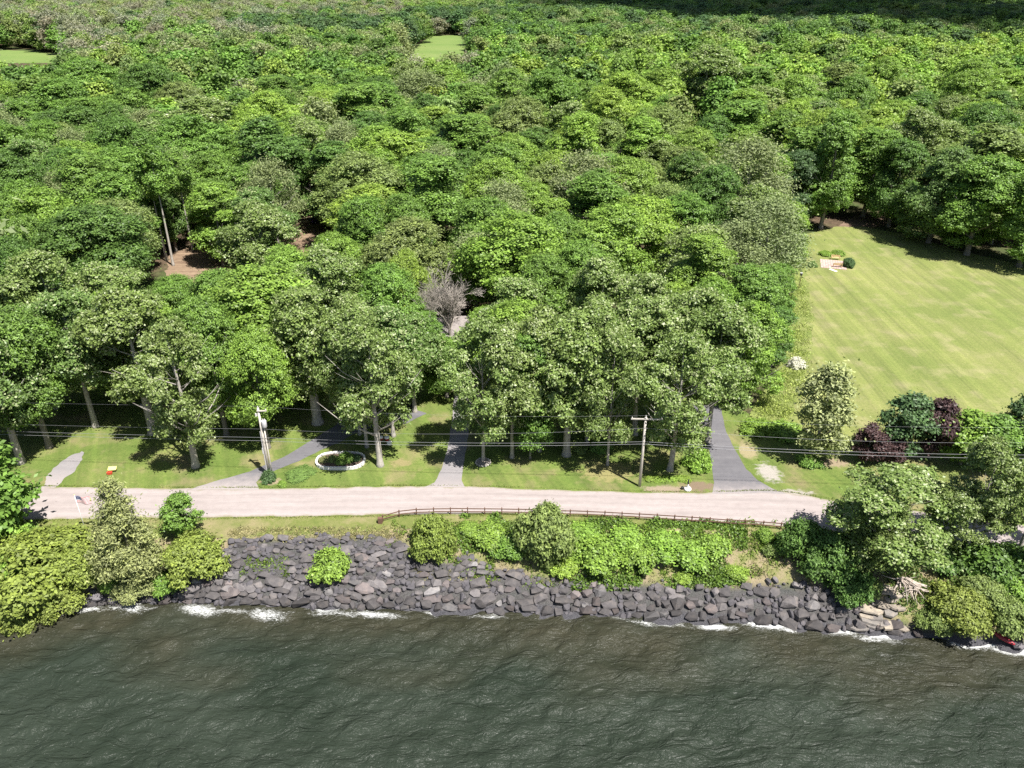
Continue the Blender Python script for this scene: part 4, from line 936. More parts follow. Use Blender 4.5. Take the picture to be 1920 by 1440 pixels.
# ================================================================== stones of the revetment
def hull_stone(seed, n=20):
    rng = random.Random(seed); bm = bmesh.new()
    for _ in range(n):
        d = Vector((rng.gauss(0, 1), rng.gauss(0, 1), rng.gauss(0, 1))).normalized(); m = max(abs(d.x), abs(d.y), abs(d.z))
        d = d * (0.25 + 0.72 / m * 0.70) * rng.uniform(0.86, 1.06); bm.verts.new(d * 0.56)
    bmesh.ops.convex_hull(bm, input=list(bm.verts)); 
    for v in [v for v in bm.verts if not v.link_faces]: bm.verts.remove(v)
    bmesh.ops.recalc_face_normals(bm, faces=list(bm.faces))
    me = bpy.data.meshes.new('stone'); bm.to_mesh(me); bm.free(); me.materials.append(M['stone']); return me
STONES = [hull_stone(i) for i in range(16)]
rev = thing('rock_revetment', 'long bank of dark grey angular boulders between the grass and the water', 'stone bank', at_ground(900, 1130))
REV = Vector(rev.location)
srng = random.Random(4); cands = []; small = MB(); nsm = 0
x_lo, x_hi = RX[0], RX[-1]
s_row = 0.25; row = 0
SLOPE_L = 7.6
while s_row < SLOPE_L:
    f = max(0.0, s_row) / SLOPE_L; hrow = (0.78 - 0.26 * f) * srng.uniform(0.9, 1.1); x = x_lo + srng.uniform(-0.8, 0)
    while x < x_hi:
        w = srng.choice((srng.uniform(0.4, 0.8), srng.uniform(0.6, 1.1), srng.uniform(0.9, 1.5), srng.uniform(1.3, 2.3))) * (1.06 - 0.34 * f); xc = x + w / 2; x += w * 0.93
        yt, ys = float(ytop(xc)), float(yshore(xc)); t = (s_row + srng.uniform(-0.24, 0.24)) / SLOPE_L; y = ys + (yt - ys) * t
        lim = np.interp(xc, RX, RY)
        if y > lim + srng.uniform(-0.35, 0.35): continue
        if y > lim - 1.2 and srng.random() < 0.25: continue
        # the thin grassy patch at the left
        u, v, _ = proj(xc, y, float(ground_z(xc, y)))
        if 452 < u < 540 and 1046 < v < 1080 and srng.random() < 0.75: continue
        cands.append((xc, y, w, hrow * srng.uniform(0.7, 1.0) * (0.72 + 0.36 * w), f))
    s_row += hrow * 0.86; row += 1
cands.sort(key=lambda c: c[2] * c[3] * (1.0 if c[4] < 0.7 else 0.92), reverse=True)
print('stones', len(cands))
def stone_tf(xc, y, w, hrow, f, rng):
    z = float(ground_z(xc, y)); slope = 0.55
    M4 = Matrix.Translation((xc, y, z + 0.05 + rng.uniform(-0.08, 0.16))) @ Euler((slope * rng.uniform(0.3, 1.1) + rng.uniform(-0.3, 0.3), rng.uniform(-0.28, 0.28), rng.uniform(-0.4, 0.4))).to_matrix().to_4x4()
    return M4, (w * rng.uniform(1.08, 1.25), rng.uniform(0.95, 1.3) * hrow * 1.3, hrow * rng.uniform(1.0, 1.3))
for i, c in enumerate(cands):
    M4, sc_ = stone_tf(*c, srng)
    k = srng.uniform(0.65, 1.45) * (0.55 if c[4] < 0.05 else (0.8 if c[4] < 0.12 else 1.0)); g = srng.random()
    col = (0.098 * k, 0.090 * k, 0.089 * k) if g < 0.78 else ((0.112 * k, 0.096 * k, 0.093 * k) if g < 0.92 else (0.145 * k, 0.137 * k, 0.135 * k))
    if i < 298:
        o = obj('stone', STONES[srng.randrange(16)], rev, col); o.matrix_local = Matrix.Translation(-REV) @ M4 @ Matrix.Diagonal((*sc_, 1))
    else:
        me = STONES[srng.randrange(16)]; T = Matrix.Translation(-REV) @ M4 @ Matrix.Diagonal((*sc_, 1))
        small.add([T @ v.co for v in me.vertices], [tuple(p.vertices) for p in me.polygons])
for _ in range(900):        # chips wedged between the boulders
    xc = srng.uniform(x_lo, x_hi); yt, ys = float(ytop(xc)), float(yshore(xc)); t = srng.random() ** 1.2; y = ys + (yt - ys) * t
    if y > np.interp(xc, RX, RY) + 0.3: continue
    w = srng.uniform(0.25, 0.6); M4, sc_ = stone_tf(xc, y, w, w * 0.8, 0.5, srng); me = STONES[srng.randrange(16)]; T = Matrix.Translation(-REV) @ M4 @ Matrix.Diagonal((*sc_, 1))
    small.add([T @ v.co for v in me.vertices], [tuple(p.vertices) for p in me.polygons])
o = small.build('small_stones', M['stone'], rev, color=(0.08, 0.075, 0.08)); o['kind'] = 'stuff'
# rock ledge of flat slabs at the right
led = at_ground(1640, 1140); ledge = thing('rock_ledge', 'ledge of flat pale layered rock slabs at the water right of the boulders', 'rock ledge', led)
lr = random.Random(9)
for k in range(22):
    q = at_ground(lr.uniform(1605, 1685), lr.uniform(1098, 1176)); mb = MB(); n = 7; L, Wd, th = lr.uniform(0.7, 1.5), lr.uniform(0.45, 0.9), lr.uniform(0.1, 0.24)
    ring = [(math.cos(6.283 * i / n) * L * lr.uniform(0.75, 1.1), math.sin(6.283 * i / n) * Wd * lr.uniform(0.75, 1.1)) for i in range(n)]
    mb.add([(a, b, 0) for a, b in ring] + [(a * 0.94, b * 0.92, th) for a, b in ring], [tuple(range(n))[::-1], tuple(range(n, 2 * n))] + [(i, (i + 1) % n, n + (i + 1) % n, n + i) for i in range(n)])
    o = mb.build('slab', M['stone'], ledge, color=lr.choice([(0.22, 0.19, 0.155), (0.27, 0.235, 0.19), (0.17, 0.155, 0.14)])); o.location = q - led + Vector((0, 0, lr.uniform(0.0, 0.25))); o.rotation_euler = (lr.uniform(0.0, 0.25), lr.uniform(-0.1, 0.1), lr.uniform(-0.5, 0.3))
# a few boulders lying apart at the foot of the left bank
for i, (px, py, w, lab) in enumerate([(182, 1124, 1.7, 'grey boulder at the waterline below the driftwood, left one'), (216, 1126, 1.8, 'grey boulder at the waterline below the driftwood, right one'),
                                      (1905, 1212, 1.6, 'grey boulder at the waterline beside the red hull')]):
    q = at_ground(px, py); o = obj('boulder', STONES[i + 3], None, (0.13, 0.12, 0.125)); o.location = q + Vector((0, 0, 0.25)); o.scale = (w, w * 0.7, w * 0.6); o.rotation_euler = (0.2, 0, i); tag(o, lab, 'boulder', 'boulders on the shore')

# ================================================================== weeds, tufts and litter on the bank
def tuft_stuff(name, label, spots, mat, leaf, col, seed, upn=0.2):
    rng = np.random.default_rng(seed); sp = np.array(spots); z = ground_z(sp[:, 0], sp[:, 1]); 
    p = np.c_[sp[:, 0], sp[:, 1], z + np.abs(rng.normal(0, sp[:, 2] * 0.6, len(sp)))]
    nrm = rng.normal(size=(len(p), 3)) * np.array([1, 1, 0.6]) + np.array([0.2, -0.4, upn])
    V, F = leaf_quads(p, nrm, leaf[0], leaf[1], rng)
    o = obj(name, np_mesh(name, V, F, mat, False, {'tone': ('FACE', rng.uniform(0, 1, len(p)))}), None, col); return tag(o, label, 'grass', kind='stuff')
trng = np.random.default_rng(15)
def scatter(n, px0, px1, py0, py1, h, dens_seed=None, thr=0.5, clump=0.0, keep=None):
    out = []; 
    while len(out) < n:
        u, v = trng.uniform(px0, px1), trng.uniform(py0, py1); q = at_ground(u, v)
        if dens_seed is not None and float(vnoise(q.x * 0.8, q.y * 1.0, dens_seed)) < thr: n -= 0.3; continue
        if keep and not keep(u, v): n -= 0.3; continue
        m = trng.integers(8, 16)
        for _ in range(int(m)): out.append((q.x + trng.normal(0, 0.22 + clump), q.y + trng.normal(0, 0.22 + clump), h))
    return out
tuft_stuff('weeds', 'bright green weeds and long grass on the bank below the fence', scatter(9000, 725, 1460, 978, 1030, 0.2, 91, 0.40) + scatter(2600, 850, 1480, 1030, 1100, 0.25, 92, 0.55) + scatter(500, 455, 540, 1046, 1078, 0.2), M['leaf_fine'], (0.20, 0.06), (0.13, 0.20, 0.03), 31)
tuft_stuff('dry_grass', 'dry tan and green grass fringing the stones and bank', scatter(2600, 430, 760, 990, 1010, 0.2) + scatter(3600, 760, 1600, 1005, 1100, 0.22, 95, 0.4) + scatter(1800, 1640, 1800, 1040, 1120, 0.25), M['leaf_fine'], (0.20, 0.035), (0.27, 0.25, 0.12), 32)
tuft_stuff('roadside_grass', 'uneven grass tufts along both road edges', [(x + trng.normal(0, 0.12), y + 0.15 + abs(trng.normal(0, 0.14)), 0.06) for (x, y) in resample(ROAD_TOP, 0.35) for _ in range(int(26 * vnoise(x * 0.35, 0, 8))) if -62 < x < 60] +
           [(x + trng.normal(0, 0.5), y - 0.1 - abs(trng.normal(0, 0.2)), 0.07) for (x, y) in resample(ROAD_BOT, 0.35) for _ in range(int(30 * vnoise(x * 0.3, 3, 8))) if -62 < x < 60], M['leaf_fine'], (0.11, 0.03), (0.16, 0.20, 0.045), 33)
def mat_spots(n, x0, x1, y0, y1, seed, thr):
    out = []
    u = trng.uniform(x0, x1, n); v = trng.uniform(y0, y1, n)
    for a_, b_ in zip(u, v):
        q = at(a_, b_, -1.2); nz = float(vnoise(q[0] * 0.55, q[1] * 0.7, seed))
        edge = min((a_ - x0) / 40, (x1 - a_) / 40, (b_ - y0) / 14, (y1 - b_) / 14, 1)
        if nz * 0.7 + 0.3 * edge > thr + trng.uniform(0, 0.12): out.append((q[0], q[1], 0.12 + 0.75 * max(0, nz - 0.3)))
    return out
o = tuft_stuff('ground_cover', 'continuous bright green creeper mat on the bank below the fence', mat_spots(26000, 1030, 1400, 990, 1082, 61, 0.42) + mat_spots(9000, 840, 1010, 982, 1048, 62, 0.46), M['leaf'], (0.15, 0.10), (0.105, 0.175, 0.030), 35, 0.9)
o['category'] = 'ground cover'
tuft_stuff('undergrowth', 'dark tangled undergrowth on the bank at right', mat_spots(12000, 1640, 1925, 1030, 1140, 63, 0.45), M['leaf'], (0.16, 0.09), (0.10, 0.16, 0.035), 36, 0.7)
def in_meadow(u, v): return 1445 + max(0, (v - 560)) * -0.02 < u < 1512
tuft_stuff('meadow_grass', 'long pale unmown grass beside the mown field', scatter(9000, 1420, 1516, 520, 790, 0.35, 97, 0.35, 0.25, keep=lambda u, v: in_poly(*at(u, v), P([(1405, 795), (1420, 760), (1470, 690), (1480, 620), (1455, 540), (1490, 500), (1508, 520), (1520, 600), (1512, 690), (1490, 760), (1470, 800)]))), M['leaf_fine'], (0.24, 0.05), (0.30, 0.36, 0.10), 34)

# ================================================================== fence
FENCE = smooth_path([(p.x, p.y) for p in (at_ground(a, b) for a, b in [(718, 978), (735, 972), (760, 967), (790, 965), (840, 964), (960, 965), (1060, 968), (1160, 972), (1260, 978), (1360, 985), (1440, 990), (1500, 996), (1560, 1006), (1610, 1022), (1650, 1036)])], 1)
FP = resample(FENCE, 1.95)
fence = thing('rail_fence', 'long dark brown two rail wooden fence along the lake side of the road', 'fence', (FP[0][0], FP[0][1], 0))
F0 = Vector(fence.location)
pm = MB().box(-0.055, 0.055, -0.055, 0.055, -0.4, 0.98).mesh('post', M['fence_wood'])
frn = random.Random(3)
for (x, y) in FP:
    o = obj('post', pm, fence); o.location = Vector((x, y, float(ground_z(x, y)))) - F0; o.rotation_euler = (frn.uniform(-0.03, 0.03), frn.uniform(-0.03, 0.03), frn.uniform(-0.2, 0.2))
rmsh = MB().box(-0.5, 0.5, -0.025, 0.025, -0.055, 0.055).mesh('rail', M['fence_wood'])
for a, b in zip(FP[:-1], FP[1:]):
    za, zb = float(ground_z(*a)), float(ground_z(*b)); L = math.dist(a, b)
    for hz in (0.45, 0.86):
        o = obj('rail', rmsh, fence); o.location = Vector(((a[0] + b[0]) / 2, (a[1] + b[1]) / 2 - 0.09, (za + zb) / 2 + hz + frn.uniform(-0.02, 0.02))) - F0
        o.rotation_euler = (0, -math.atan2(zb - za, L), math.atan2(b[1] - a[1], b[0] - a[0])); o.scale = (L * 0.995, 1, 1)
e = MB().box(-0.3, 0.2, -0.2, 0.2, -0.3, 0.75).build('end_panel', M['fence_wood'], fence, bevel=0.03)
e.location = (-0.2, -0.25, 0)

# ================================================================== utility poles and wires
def pole_at(px, py, h, label, arms, transformer=False):
    b = at_ground(px, py); t = thing('utility_pole', label, 'utility pole', b, 0, 'utility poles along the road')
    MB().tube([(0, 0, -0.5), (0, 0, h * 0.5), (0, 0, h)], [0.19, 0.165, 0.13], 12).build('pole', M['pole_wood'], t, True)
    for (x0, x1, z, yaw) in arms:
        m = Matrix.Rotation(yaw, 4, 'Z'); a = MB().box(x0, x1, -0.20, -0.08, z - 0.07, z + 0.07, m).build('crossarm', M['pole_wood'], t)
        for q in ([x0 + 0.12, x1 - 0.12] if x1 - x0 > 1.6 else [x1 - 0.1]):
            c = m @ Vector((q, -0.14, z + 0.07)); MB().lathe([(0.03, 0), (0.06, 0.05), (0.045, 0.1), (0.07, 0.13), (0.03, 0.2)], 8, c).build('insulator', M['insulator'], a)
    MB().lathe([(0.03, 0), (0.06, 0.05), (0.04, 0.12), (0.06, 0.16), (0.02, 0.24)], 8, (0, 0, h)).build('insulator', M['insulator'], t)
    if transformer:
        c = MB().lathe([(0.27, 0), (0.30, 0.04), (0.30, 0.82), (0.26, 0.9)], 14, (0.46, -0.12, h - 2.55)).build('transformer', M['grey_metal'], t, True)
        for s in (-1, 1): MB().lathe([(0.05, 0), (0.06, 0.08), (0.03, 0.26)], 8, (0.46 + s * 0.12, -0.12, h - 1.66)).build('bushing', M['insulator'], c)
        MB().box(0.12, 0.3, -0.16, -0.06, h - 2.2, h - 2.05).build('bracket', M['grey_metal'], t)
        MB().tube([(0.40, -0.1, -0.3), (0.36, -0.1, 3.0), (0.36, -0.1, h - 2.65)], 0.085, 8).build('stub_pole', M['pole_wood'], t, True)
        MB().box(-0.42, -0.2, -0.12, 0.06, h - 1.1, h - 0.75).build('cutout', M['insulator'], t)
        MB().tube([(-0.21, -0.1, -0.3), (-0.2, -0.1, h - 3.2)], 0.045, 6).build('conduit', M['grey_metal'], t)
        MB().box(-0.3, -0.17, -0.2, -0.05, 3.4, 4.2).build('meter_box', M['grey_metal'], t)
    return t, b
pl, bl = pole_at(506, 893, 9.7, 'weathered utility pole with grey transformer can beside the western driveway', [(-0.15, 1.0, 9.35, 0.05)], True)
pr, br = pole_at(1199, 912, 9.7, 'plain utility pole with wide crossarm beside the mulch bed', [(-1.7, 1.9, 9.5, -0.04)])
def wire(pts, r, label, sag, mat=M['wire_dark']):
    path = []
    for a, b in zip(pts[:-1], pts[1:]):
        a, b = Vector(a), Vector(b); n = 14
        for k in range(n): t = k / n; path.append(a.lerp(b, t) - Vector((0, 0, 4 * sag * t * (1 - t))))
    path.append(Vector(pts[-1])); tag(MB().tube(path, r, 5).build('overhead_wire', mat), label, 'wire', 'overhead wires')
LX, LY, RX_, RY_ = bl.x, bl.y, br.x, br.y
ends = lambda zl, za, zb, zr, dy: [(-112, 84.5 + dy, zl), (LX, LY + dy, za), (RX_, RY_ + dy, zb), (62, 74.6 + dy, zr), (118, 72 + dy, zr)]
wire(ends(5.9, 5.75, 6.5, 6.3, -0.22), 0.016, 'upper of the two thick lower cables strung between the poles', 0.45)
wire(ends(5.4, 5.3, 6.2, 5.8, -0.24), 0.017, 'lowest thick cable strung between the poles', 0.45)
wire(ends(7.4, 6.9, 8.3, 8.0, -0.16), 0.009, 'thin middle wire strung from below the transformer', 0.75)
wire(ends(9.9, 9.9, 9.9, 9.9, 0.0), 0.005, 'thin topmost wire across the pole tops', 0.6)
# shadow side: guy at the plain pole is not shown

# ================================================================== small things by the road and on the lawn
fb = at_ground(162, 999); t = thing('flagpole', 'slim white flagpole flying a stars and stripes flag beside the cedar', 'flagpole', fb)
MB().tube([(0, 0, -0.3), (0, 0, 2.6), (0, 0, 5.1)], [0.04, 0.035, 0.025], 8).build('pole', M['white_paint'], t, True)
MB().lathe([(0.01, 0), (0.05, 0.03), (0.05, 0.07), (0.01, 0.1)], 10, (0, 0, 5.1)).build('finial', M['yellow_paint'], t, True)
def flag_material():
    m, n, l, p = new_mat('flag'); uv = N(n, 'ShaderNodeUVMap').outputs[0]; sp = n.new('ShaderNodeSeparateXYZ'); l.new(uv, sp.inputs[0])
    row = math_n(n, l, 'FLOOR', math_n(n, l, 'MULTIPLY', sp.outputs[1], 13.0)); odd = math_n(n, l, 'MODULO', row, 2.0)
    c = mixc(n, l, odd, (0.40, 0.02, 0.03), (0.75, 0.74, 0.73))
    inc = math_n(n, l, 'MULTIPLY', math_n(n, l, 'LESS_THAN', sp.outputs[0], 0.4), math_n(n, l, 'GREATER_THAN', sp.outputs[1], 6.0 / 13))
    # rows of white stars in the canton
    gx = math_n(n, l, 'SUBTRACT', math_n(n, l, 'FRACT', math_n(n, l, 'MULTIPLY', sp.outputs[0], 15.0)), 0.5); gy = math_n(n, l, 'SUBTRACT', math_n(n, l, 'FRACT', math_n(n, l, 'MULTIPLY', math_n(n, l, 'SUBTRACT', sp.outputs[1], 6.0 / 13), 9.29)), 0.5)
    d = math_n(n, l, 'ADD', math_n(n, l, 'MULTIPLY', gx, gx), math_n(n, l, 'MULTIPLY', gy, gy)); star = math_n(n, l, 'LESS_THAN', d, 0.05)
    c = mixc(n, l, inc, c, mixc(n, l, star, (0.015, 0.02, 0.10), (0.7, 0.7, 0.7)))
    l.new(c, p.inputs['Base Color']); p.inputs['Roughness'].default_value = 0.8; return m
fx, fz = np.meshgrid(np.linspace(0, 1, 25), np.linspace(0, 1, 14))
FXm = 0.04 + fx * 1.42; FYm = 0.16 * np.sin(fx * 7.5 + fz * 0.8) * fx - 0.1 * fx; FZm = 4.05 + fz * 0.92 - 0.30 * fx ** 1.3 + 0.05 * np.sin(fx * 9)
fme = grid_mesh('flag', FXm, FYm, FZm, flag_material()); uvl = fme.uv_layers.new(name='UVMap'); vi = np.zeros(len(fme.loops), np.int32); fme.loops.foreach_get('vertex_index', vi)
uvl.data.foreach_set('uv', np.c_[fx.ravel()[vi], fz.ravel()[vi]].astype(np.float32).ravel())
fo = obj('flag', fme, t); sol = fo.modifiers.new('thickness', 'SOLIDIFY'); sol.thickness = 0.012; fo.rotation_euler = (0, 0, 0.15)

b = at_ground(212, 884); t = thing('yellow_board', 'small bright yellow panel on low dark legs on the lawn', 'board', b, 0.1)
MB().box(-0.5, 0.5, -0.28, 0.28, -0.02, 0.02, Matrix.Translation((0, 0, 0.48)) @ Matrix.Rotation(0.45, 4, 'X')).build('panel', M['yellow_paint'], t, bevel=0.012)
for sx in (-0.4, 0.4):
    for sy in (-0.18, 0.2): MB().tube([(sx, sy, -0.1), (sx, sy, 0.45)], 0.022, 6).build('leg', M['black_metal'], t)
b = at_ground(206, 889); t = thing('red_crate', 'small red box lying in front of the yellow panel', 'box', b, 0.2)
MB().box(-0.3, 0.3, -0.17, 0.17, 0.0, 0.26).build('body', M['red_paint'], t, bevel=0.04)
MB().box(-0.32, 0.32, -0.19, 0.19, 0.262, 0.31).build('lid', M['red_paint'], t, bevel=0.015)
# white edged flower bed
b = at_ground(639, 866); bed = thing('flower_bed', 'oval garden bed ringed by low white stone edging by the western driveway', 'flower bed', b)
def stadium(a, bb, n):
    out = []; 
    for k in range(n):
        th = 2 * math.pi * k / n; c_, s_ = math.cos(th), math.sin(th)
        out.append((math.copysign(abs(c_) ** 0.62, c_) * a, math.copysign(abs(s_) ** 0.8, s_) * bb))
    return out
so = stadium(3.0, 1.75, 200); so = resample(so + [so[0]], 0.44)
for k, p0 in enumerate(so[:-1]):
    p1 = so[k + 1]; L = math.dist(p0, p1); o = obj('edging_stone', MB().box(-L / 2 + 0.006, L / 2 - 0.006, -0.13, 0.13, -0.1, 0.40 + 0.02 * random.random()).mesh('edging_stone', M['white_stone']), bed)
    o.location = ((p0[0] + p1[0]) / 2, (p0[1] + p1[1]) / 2, 0); o.rotation_euler = (0, 0, math.atan2(p1[1] - p0[1], p1[0] - p0[0]))
inner = stadium(2.85, 1.6, 40); MB().add([(x, y, 0.2) for x, y in inner] + [(x, y, 0.0) for x, y in inner], [tuple(range(40))] + [(i, 40 + i, 40 + (i + 1) % 40, (i + 1) % 40) for i in range(40)]).build('soil', M['soil'], bed)
for i, (dx, dy, r, h, c, lab) in enumerate([(-2.1, -0.2, 0.6, 0.7, 'paleolive', 'pale yellowish plant at the left end of the flower bed'), (-1.0, 0.1, 0.7, 0.6, 'olive', 'olive plant left of centre in the flower bed'),
                                            (0.2, -0.3, 0.8, 0.7, 'bright', 'bright green plant in the middle of the flower bed'), (1.2, 0.0, 0.8, 0.8, 'mid', 'green plant right of centre in the flower bed'), (2.0, 0.2, 0.6, 0.7, 'blue', 'dark plant at the right end of the flower bed'), (0.4, 0.8, 0.7, 0.6, 'mid', 'green plant at the back of the flower bed')]):
    plant('broad_bush', b.x + dx, b.y + dy, h, r, c, lab, 'plant', 'flower bed plants', z=b.z + 0.22, name='bedding_plant')
# stone ring round a tree
b = at_ground(906, 868); ring = thing('tree_ring', 'round ring of pale stones at the foot of a silvery tree', 'stone ring', b)
for k in range(15):
    th = 2 * math.pi * k / 15; o = obj('ring_stone', STONES[k], ring, (0.40, 0.375, 0.34)); o.location = (math.cos(th) * 0.92, math.sin(th) * 0.92, 0.12); o.scale = (0.26, 0.40, 0.34); o.rotation_euler = (0, 0, th)
MB().lathe([(0.85, 0), (0.84, 0.14), (0.3, 0.2)], 20).build('gravel_fill', M['gravel'], ring)
# planter with a small dark figure by the road
b = at_ground(1289, 918); t = thing('stone_planter', 'small white stone planter with a dark upright figure at the road edge', 'planter', b)
MB().lathe([(0.42, -0.1), (0.46, 0.1), (0.40, 0.26), (0.3, 0.3)], 14).build('basin', M['white_stone'], t, True)
MB().lathe([(0.1, 0.28), (0.13, 0.5), (0.08, 0.7), (0.06, 0.82)], 10).build('column', M['white_stone'], t, True)
MB().lathe([(0.07, 0.82), (0.14, 0.95), (0.11, 1.12), (0.05, 1.2), (0.09, 1.28), (0.08, 1.4), (0.02, 1.46)], 10).build('figure', M['black_metal'], t, True)
MB().lathe([(0.1, 0.0), (0.16, 0.1), (0.17, 0.35), (0.12, 0.4)], 10, (-0.62, 0.05, 0)).build('pot', M['black_metal'], t, True)
# flower pots at the stout trunk
b = at_ground(722, 838); t = thing('flower_pots', 'red and white hanging flower pots on a stand beside the stout trunk', 'flower stand', b)
MB().tube([(0, 0, -0.2), (0, 0, 1.6)], 0.04, 8).build('post', M['black_metal'], t)
MB().tube([(-0.5, 0, 1.55), (0.55, 0, 1.55)], 0.03, 6).build('arm', M['black_metal'], t)
for (x, z, m_) in ((-0.45, 1.05, M['dark_red']), (0.35, 1.0, M['dark_red']), (0.6, 0.3, M['white_paint'])):
    q = MB().lathe([(0.16, 0), (0.3, 0.12), (0.34, 0.34), (0.3, 0.38)], 12, (x, 0, z)).build('pot', m_, t, True)
    MB().lathe([(0.3, 0.36), (0.36, 0.46), (0.24, 0.6), (0.05, 0.64)], 9, (x, 0, z)).build('blossoms', M['white_paint'], q)
# cars half hidden under the trees
def car(px, py, rz, paint, label):
    b = at_ground(px, py); t = thing('parked_car', label, 'car', b + Vector((0, 0, 0.02)), rz)
    side = [(-2.2, 0.35), (-2.25, 0.7), (-2.1, 0.92), (-1.2, 1.02), (1.0, 1.0), (2.0, 0.85), (2.25, 0.65), (2.22, 0.35)]
    n = len(side); MB().add([(x, -0.88, z) for x, z in side] + [(x, 0.88, z) for x, z in side], [tuple(range(n)), tuple(range(2 * n - 1, n - 1, -1))] + [(i, n + i, n + (i + 1) % n, (i + 1) % n) for i in range(n)]).build('body', paint, t, bevel=0.06)
    cb = [(-1.75, 0.98, 0.8), (-1.2, 1.5, 0.66), (0.25, 1.52, 0.66), (1.05, 1.0, 0.78)]
    v = [(x, -w, z) for x, z, w in cb] + [(x, w, z) for x, z, w in cb]
    cab = MB().add(v, [(0, 1, 2, 3), (7, 6, 5, 4), (0, 4, 5, 1), (1, 5, 6, 2), (2, 6, 7, 3), (3, 7, 4, 0)]).build('cabin', paint, t, bevel=0.05)
    def quad(pts, nm): MB().add(pts, [(0, 1, 2, 3)]).build(nm, M['glass_dark'], cab)
    quad([(0.36, -0.6, 1.475), (0.36, 0.6, 1.475), (1.0, 0.68, 1.06), (1.0, -0.68, 1.06)], 'windscreen'); quad([(-1.3, -0.6, 1.44), (-1.69, -0.7, 1.06), (-1.69, 0.7, 1.06), (-1.3, 0.6, 1.44)], 'rear_window')
    for s in (-1, 1):
        quad([(-1.45, s * 0.775, 1.08), (-1.12, s * 0.695, 1.43), (-0.4, s * 0.695, 1.44), (-0.4, s * 0.79, 1.08)], 'side_window'); quad([(-0.32, s * 0.79, 1.08), (-0.32, s * 0.695, 1.44), (0.2, s * 0.695, 1.44), (0.82, s * 0.79, 1.08)], 'side_window')
        MB().box(2.16, 2.262, s * 0.62 - 0.16, s * 0.62 + 0.16, 0.62, 0.76).build('headlight', M['white_paint'], t); MB().box(-2.262, -2.18, s * 0.64 - 0.14, s * 0.64 + 0.14, 0.68, 0.84).build('tail_light', M['dark_red'], t)
        for x in (-1.35, 1.4):
            wh = MB().tube([(x, s * 0.72, 0.33), (x, s * 0.92, 0.33)], 0.33, 18).build('wheel', M['rubber'], t); MB().tube([(x, s * 0.90, 0.33), (x, s * 0.935, 0.33)], 0.2, 12).build('rim', M['grey_metal'], wh)
    return t
car(702, 780, -0.45, M['car_grey'], 'grey car parked in the shade at the end of western driveway')
car(745, 768, -0.3, M['black_metal'], 'black car parked in the shade beyond the grey one')
car(596, 416, 0.9, M['car_blue'], 'dark blue car glimpsed in the forest yard')
b = at_ground(578, 420); t = thing('picnic_table', 'tan wooden table glimpsed beside the dark blue car', 'table', b, 0.3)
for k in range(5): MB().box(-1.3, 1.3, -0.55 + k * 0.22, -0.36 + k * 0.22, 0.74, 0.79).build('plank', M['tan_board'], t)
for sx in (-1, 1):
    for sy in (-0.4, 0.4): MB().box(sx - 0.05, sx + 0.05, sy - 0.05, sy + 0.05, -0.1, 0.737).build('leg', M['tan_board'], t)
# brick patio with benches
b = at_ground(1562, 496); pt_ = thing('brick_patio', 'pinkish paved patio rectangle on the mown field', 'patio', b, -0.30, None, (0.82, 0.78, 1))
MB().box(-3.1, 3.1, -3.6, 3.6, -0.1, 0.03).build('bedding', M['gravel'], pt_)
pav = [MB().box(-0.29, 0.29, -0.29, 0.29, 0.0, 0.06).mesh('paver', plain('paver_%d' % i, c, 0.85, var=0.12)) for i, c in enumerate([(0.40, 0.29, 0.25), (0.36, 0.25, 0.22), (0.43, 0.33, 0.29)])]
for i in range(10):
    for j in range(12): o = obj('paver', random.choice(pav), pt_); o.location = (-2.79 + i * 0.62, -3.28 + j * 0.597, 0.03)
def bench(px, py, rz, label):
    q = at_ground(px, py); t = thing('garden_bench', label, 'bench', q + Vector((0, 0, 0.09)), rz, 'patio benches')
    for k in range(4): MB().box(-0.9, 0.9, -0.25 + k * 0.13, -0.14 + k * 0.13, 0.42, 0.46).build('seat_slat', M['bench_wood'], t)
    for k in range(3): MB().box(-0.9, 0.9, 0.29, 0.32, 0.54 + k * 0.13, 0.65 + k * 0.13).build('back_slat', M['bench_wood'], t)
    for s in (-0.82, 0.82):
        MB().box(s - 0.04, s + 0.04, -0.24, -0.16, 0, 0.417).build('leg', M['bench_wood'], t); MB().box(s - 0.04, s + 0.04, 0.323, 0.39, 0, 0.95).build('leg', M['bench_wood'], t); MB().box(s - 0.04, s + 0.04, -0.24, 0.32, 0.62, 0.67).build('armrest', M['bench_wood'], t)
bench(1566, 487, -0.28, 'wooden bench at the back of the patio'); bench(1570, 501, 2.85, 'wooden bench at the front of the patio')
b = at_ground(1562, 507); tag(MB().box(-0.35, 0.35, -0.9, 0.9, -0.05, 0.07).build('stepping_slab', M['white_stone'], None, bevel=0.02, loc=b), 'pale stepping slab in the grass in front of the patio', 'slab'); bpy.data.objects['stepping_slab'].rotation_euler = (0, 0, 0.5)
b = at_ground(1497, 543); t = thing('birdhouse_post', 'thin post topped by a small dark box at the meadow edge', 'post', b)
MB().tube([(0, 0, -0.3), (0.05, 0, 2.9)], 0.05, 8).build('post', M['fence_wood'], t); MB().box(-0.16, 0.2, -0.17, 0.17, 2.9, 3.4).build('box', M['black_metal'], t, bevel=0.02); MB().box(-0.2, 0.24, -0.21, 0.21, 3.403, 3.45).build('lid', M['grey_metal'], t)
# blossoming shrub in the meadow
q = at_ground(1493, 688); o = plant('broad_bush', q.x, q.y, 1.5, 1.25, 'silver', 'white flowering shrub in the unmown strip', 'shrub'); o.color = (0.62, 0.60, 0.55, 1)

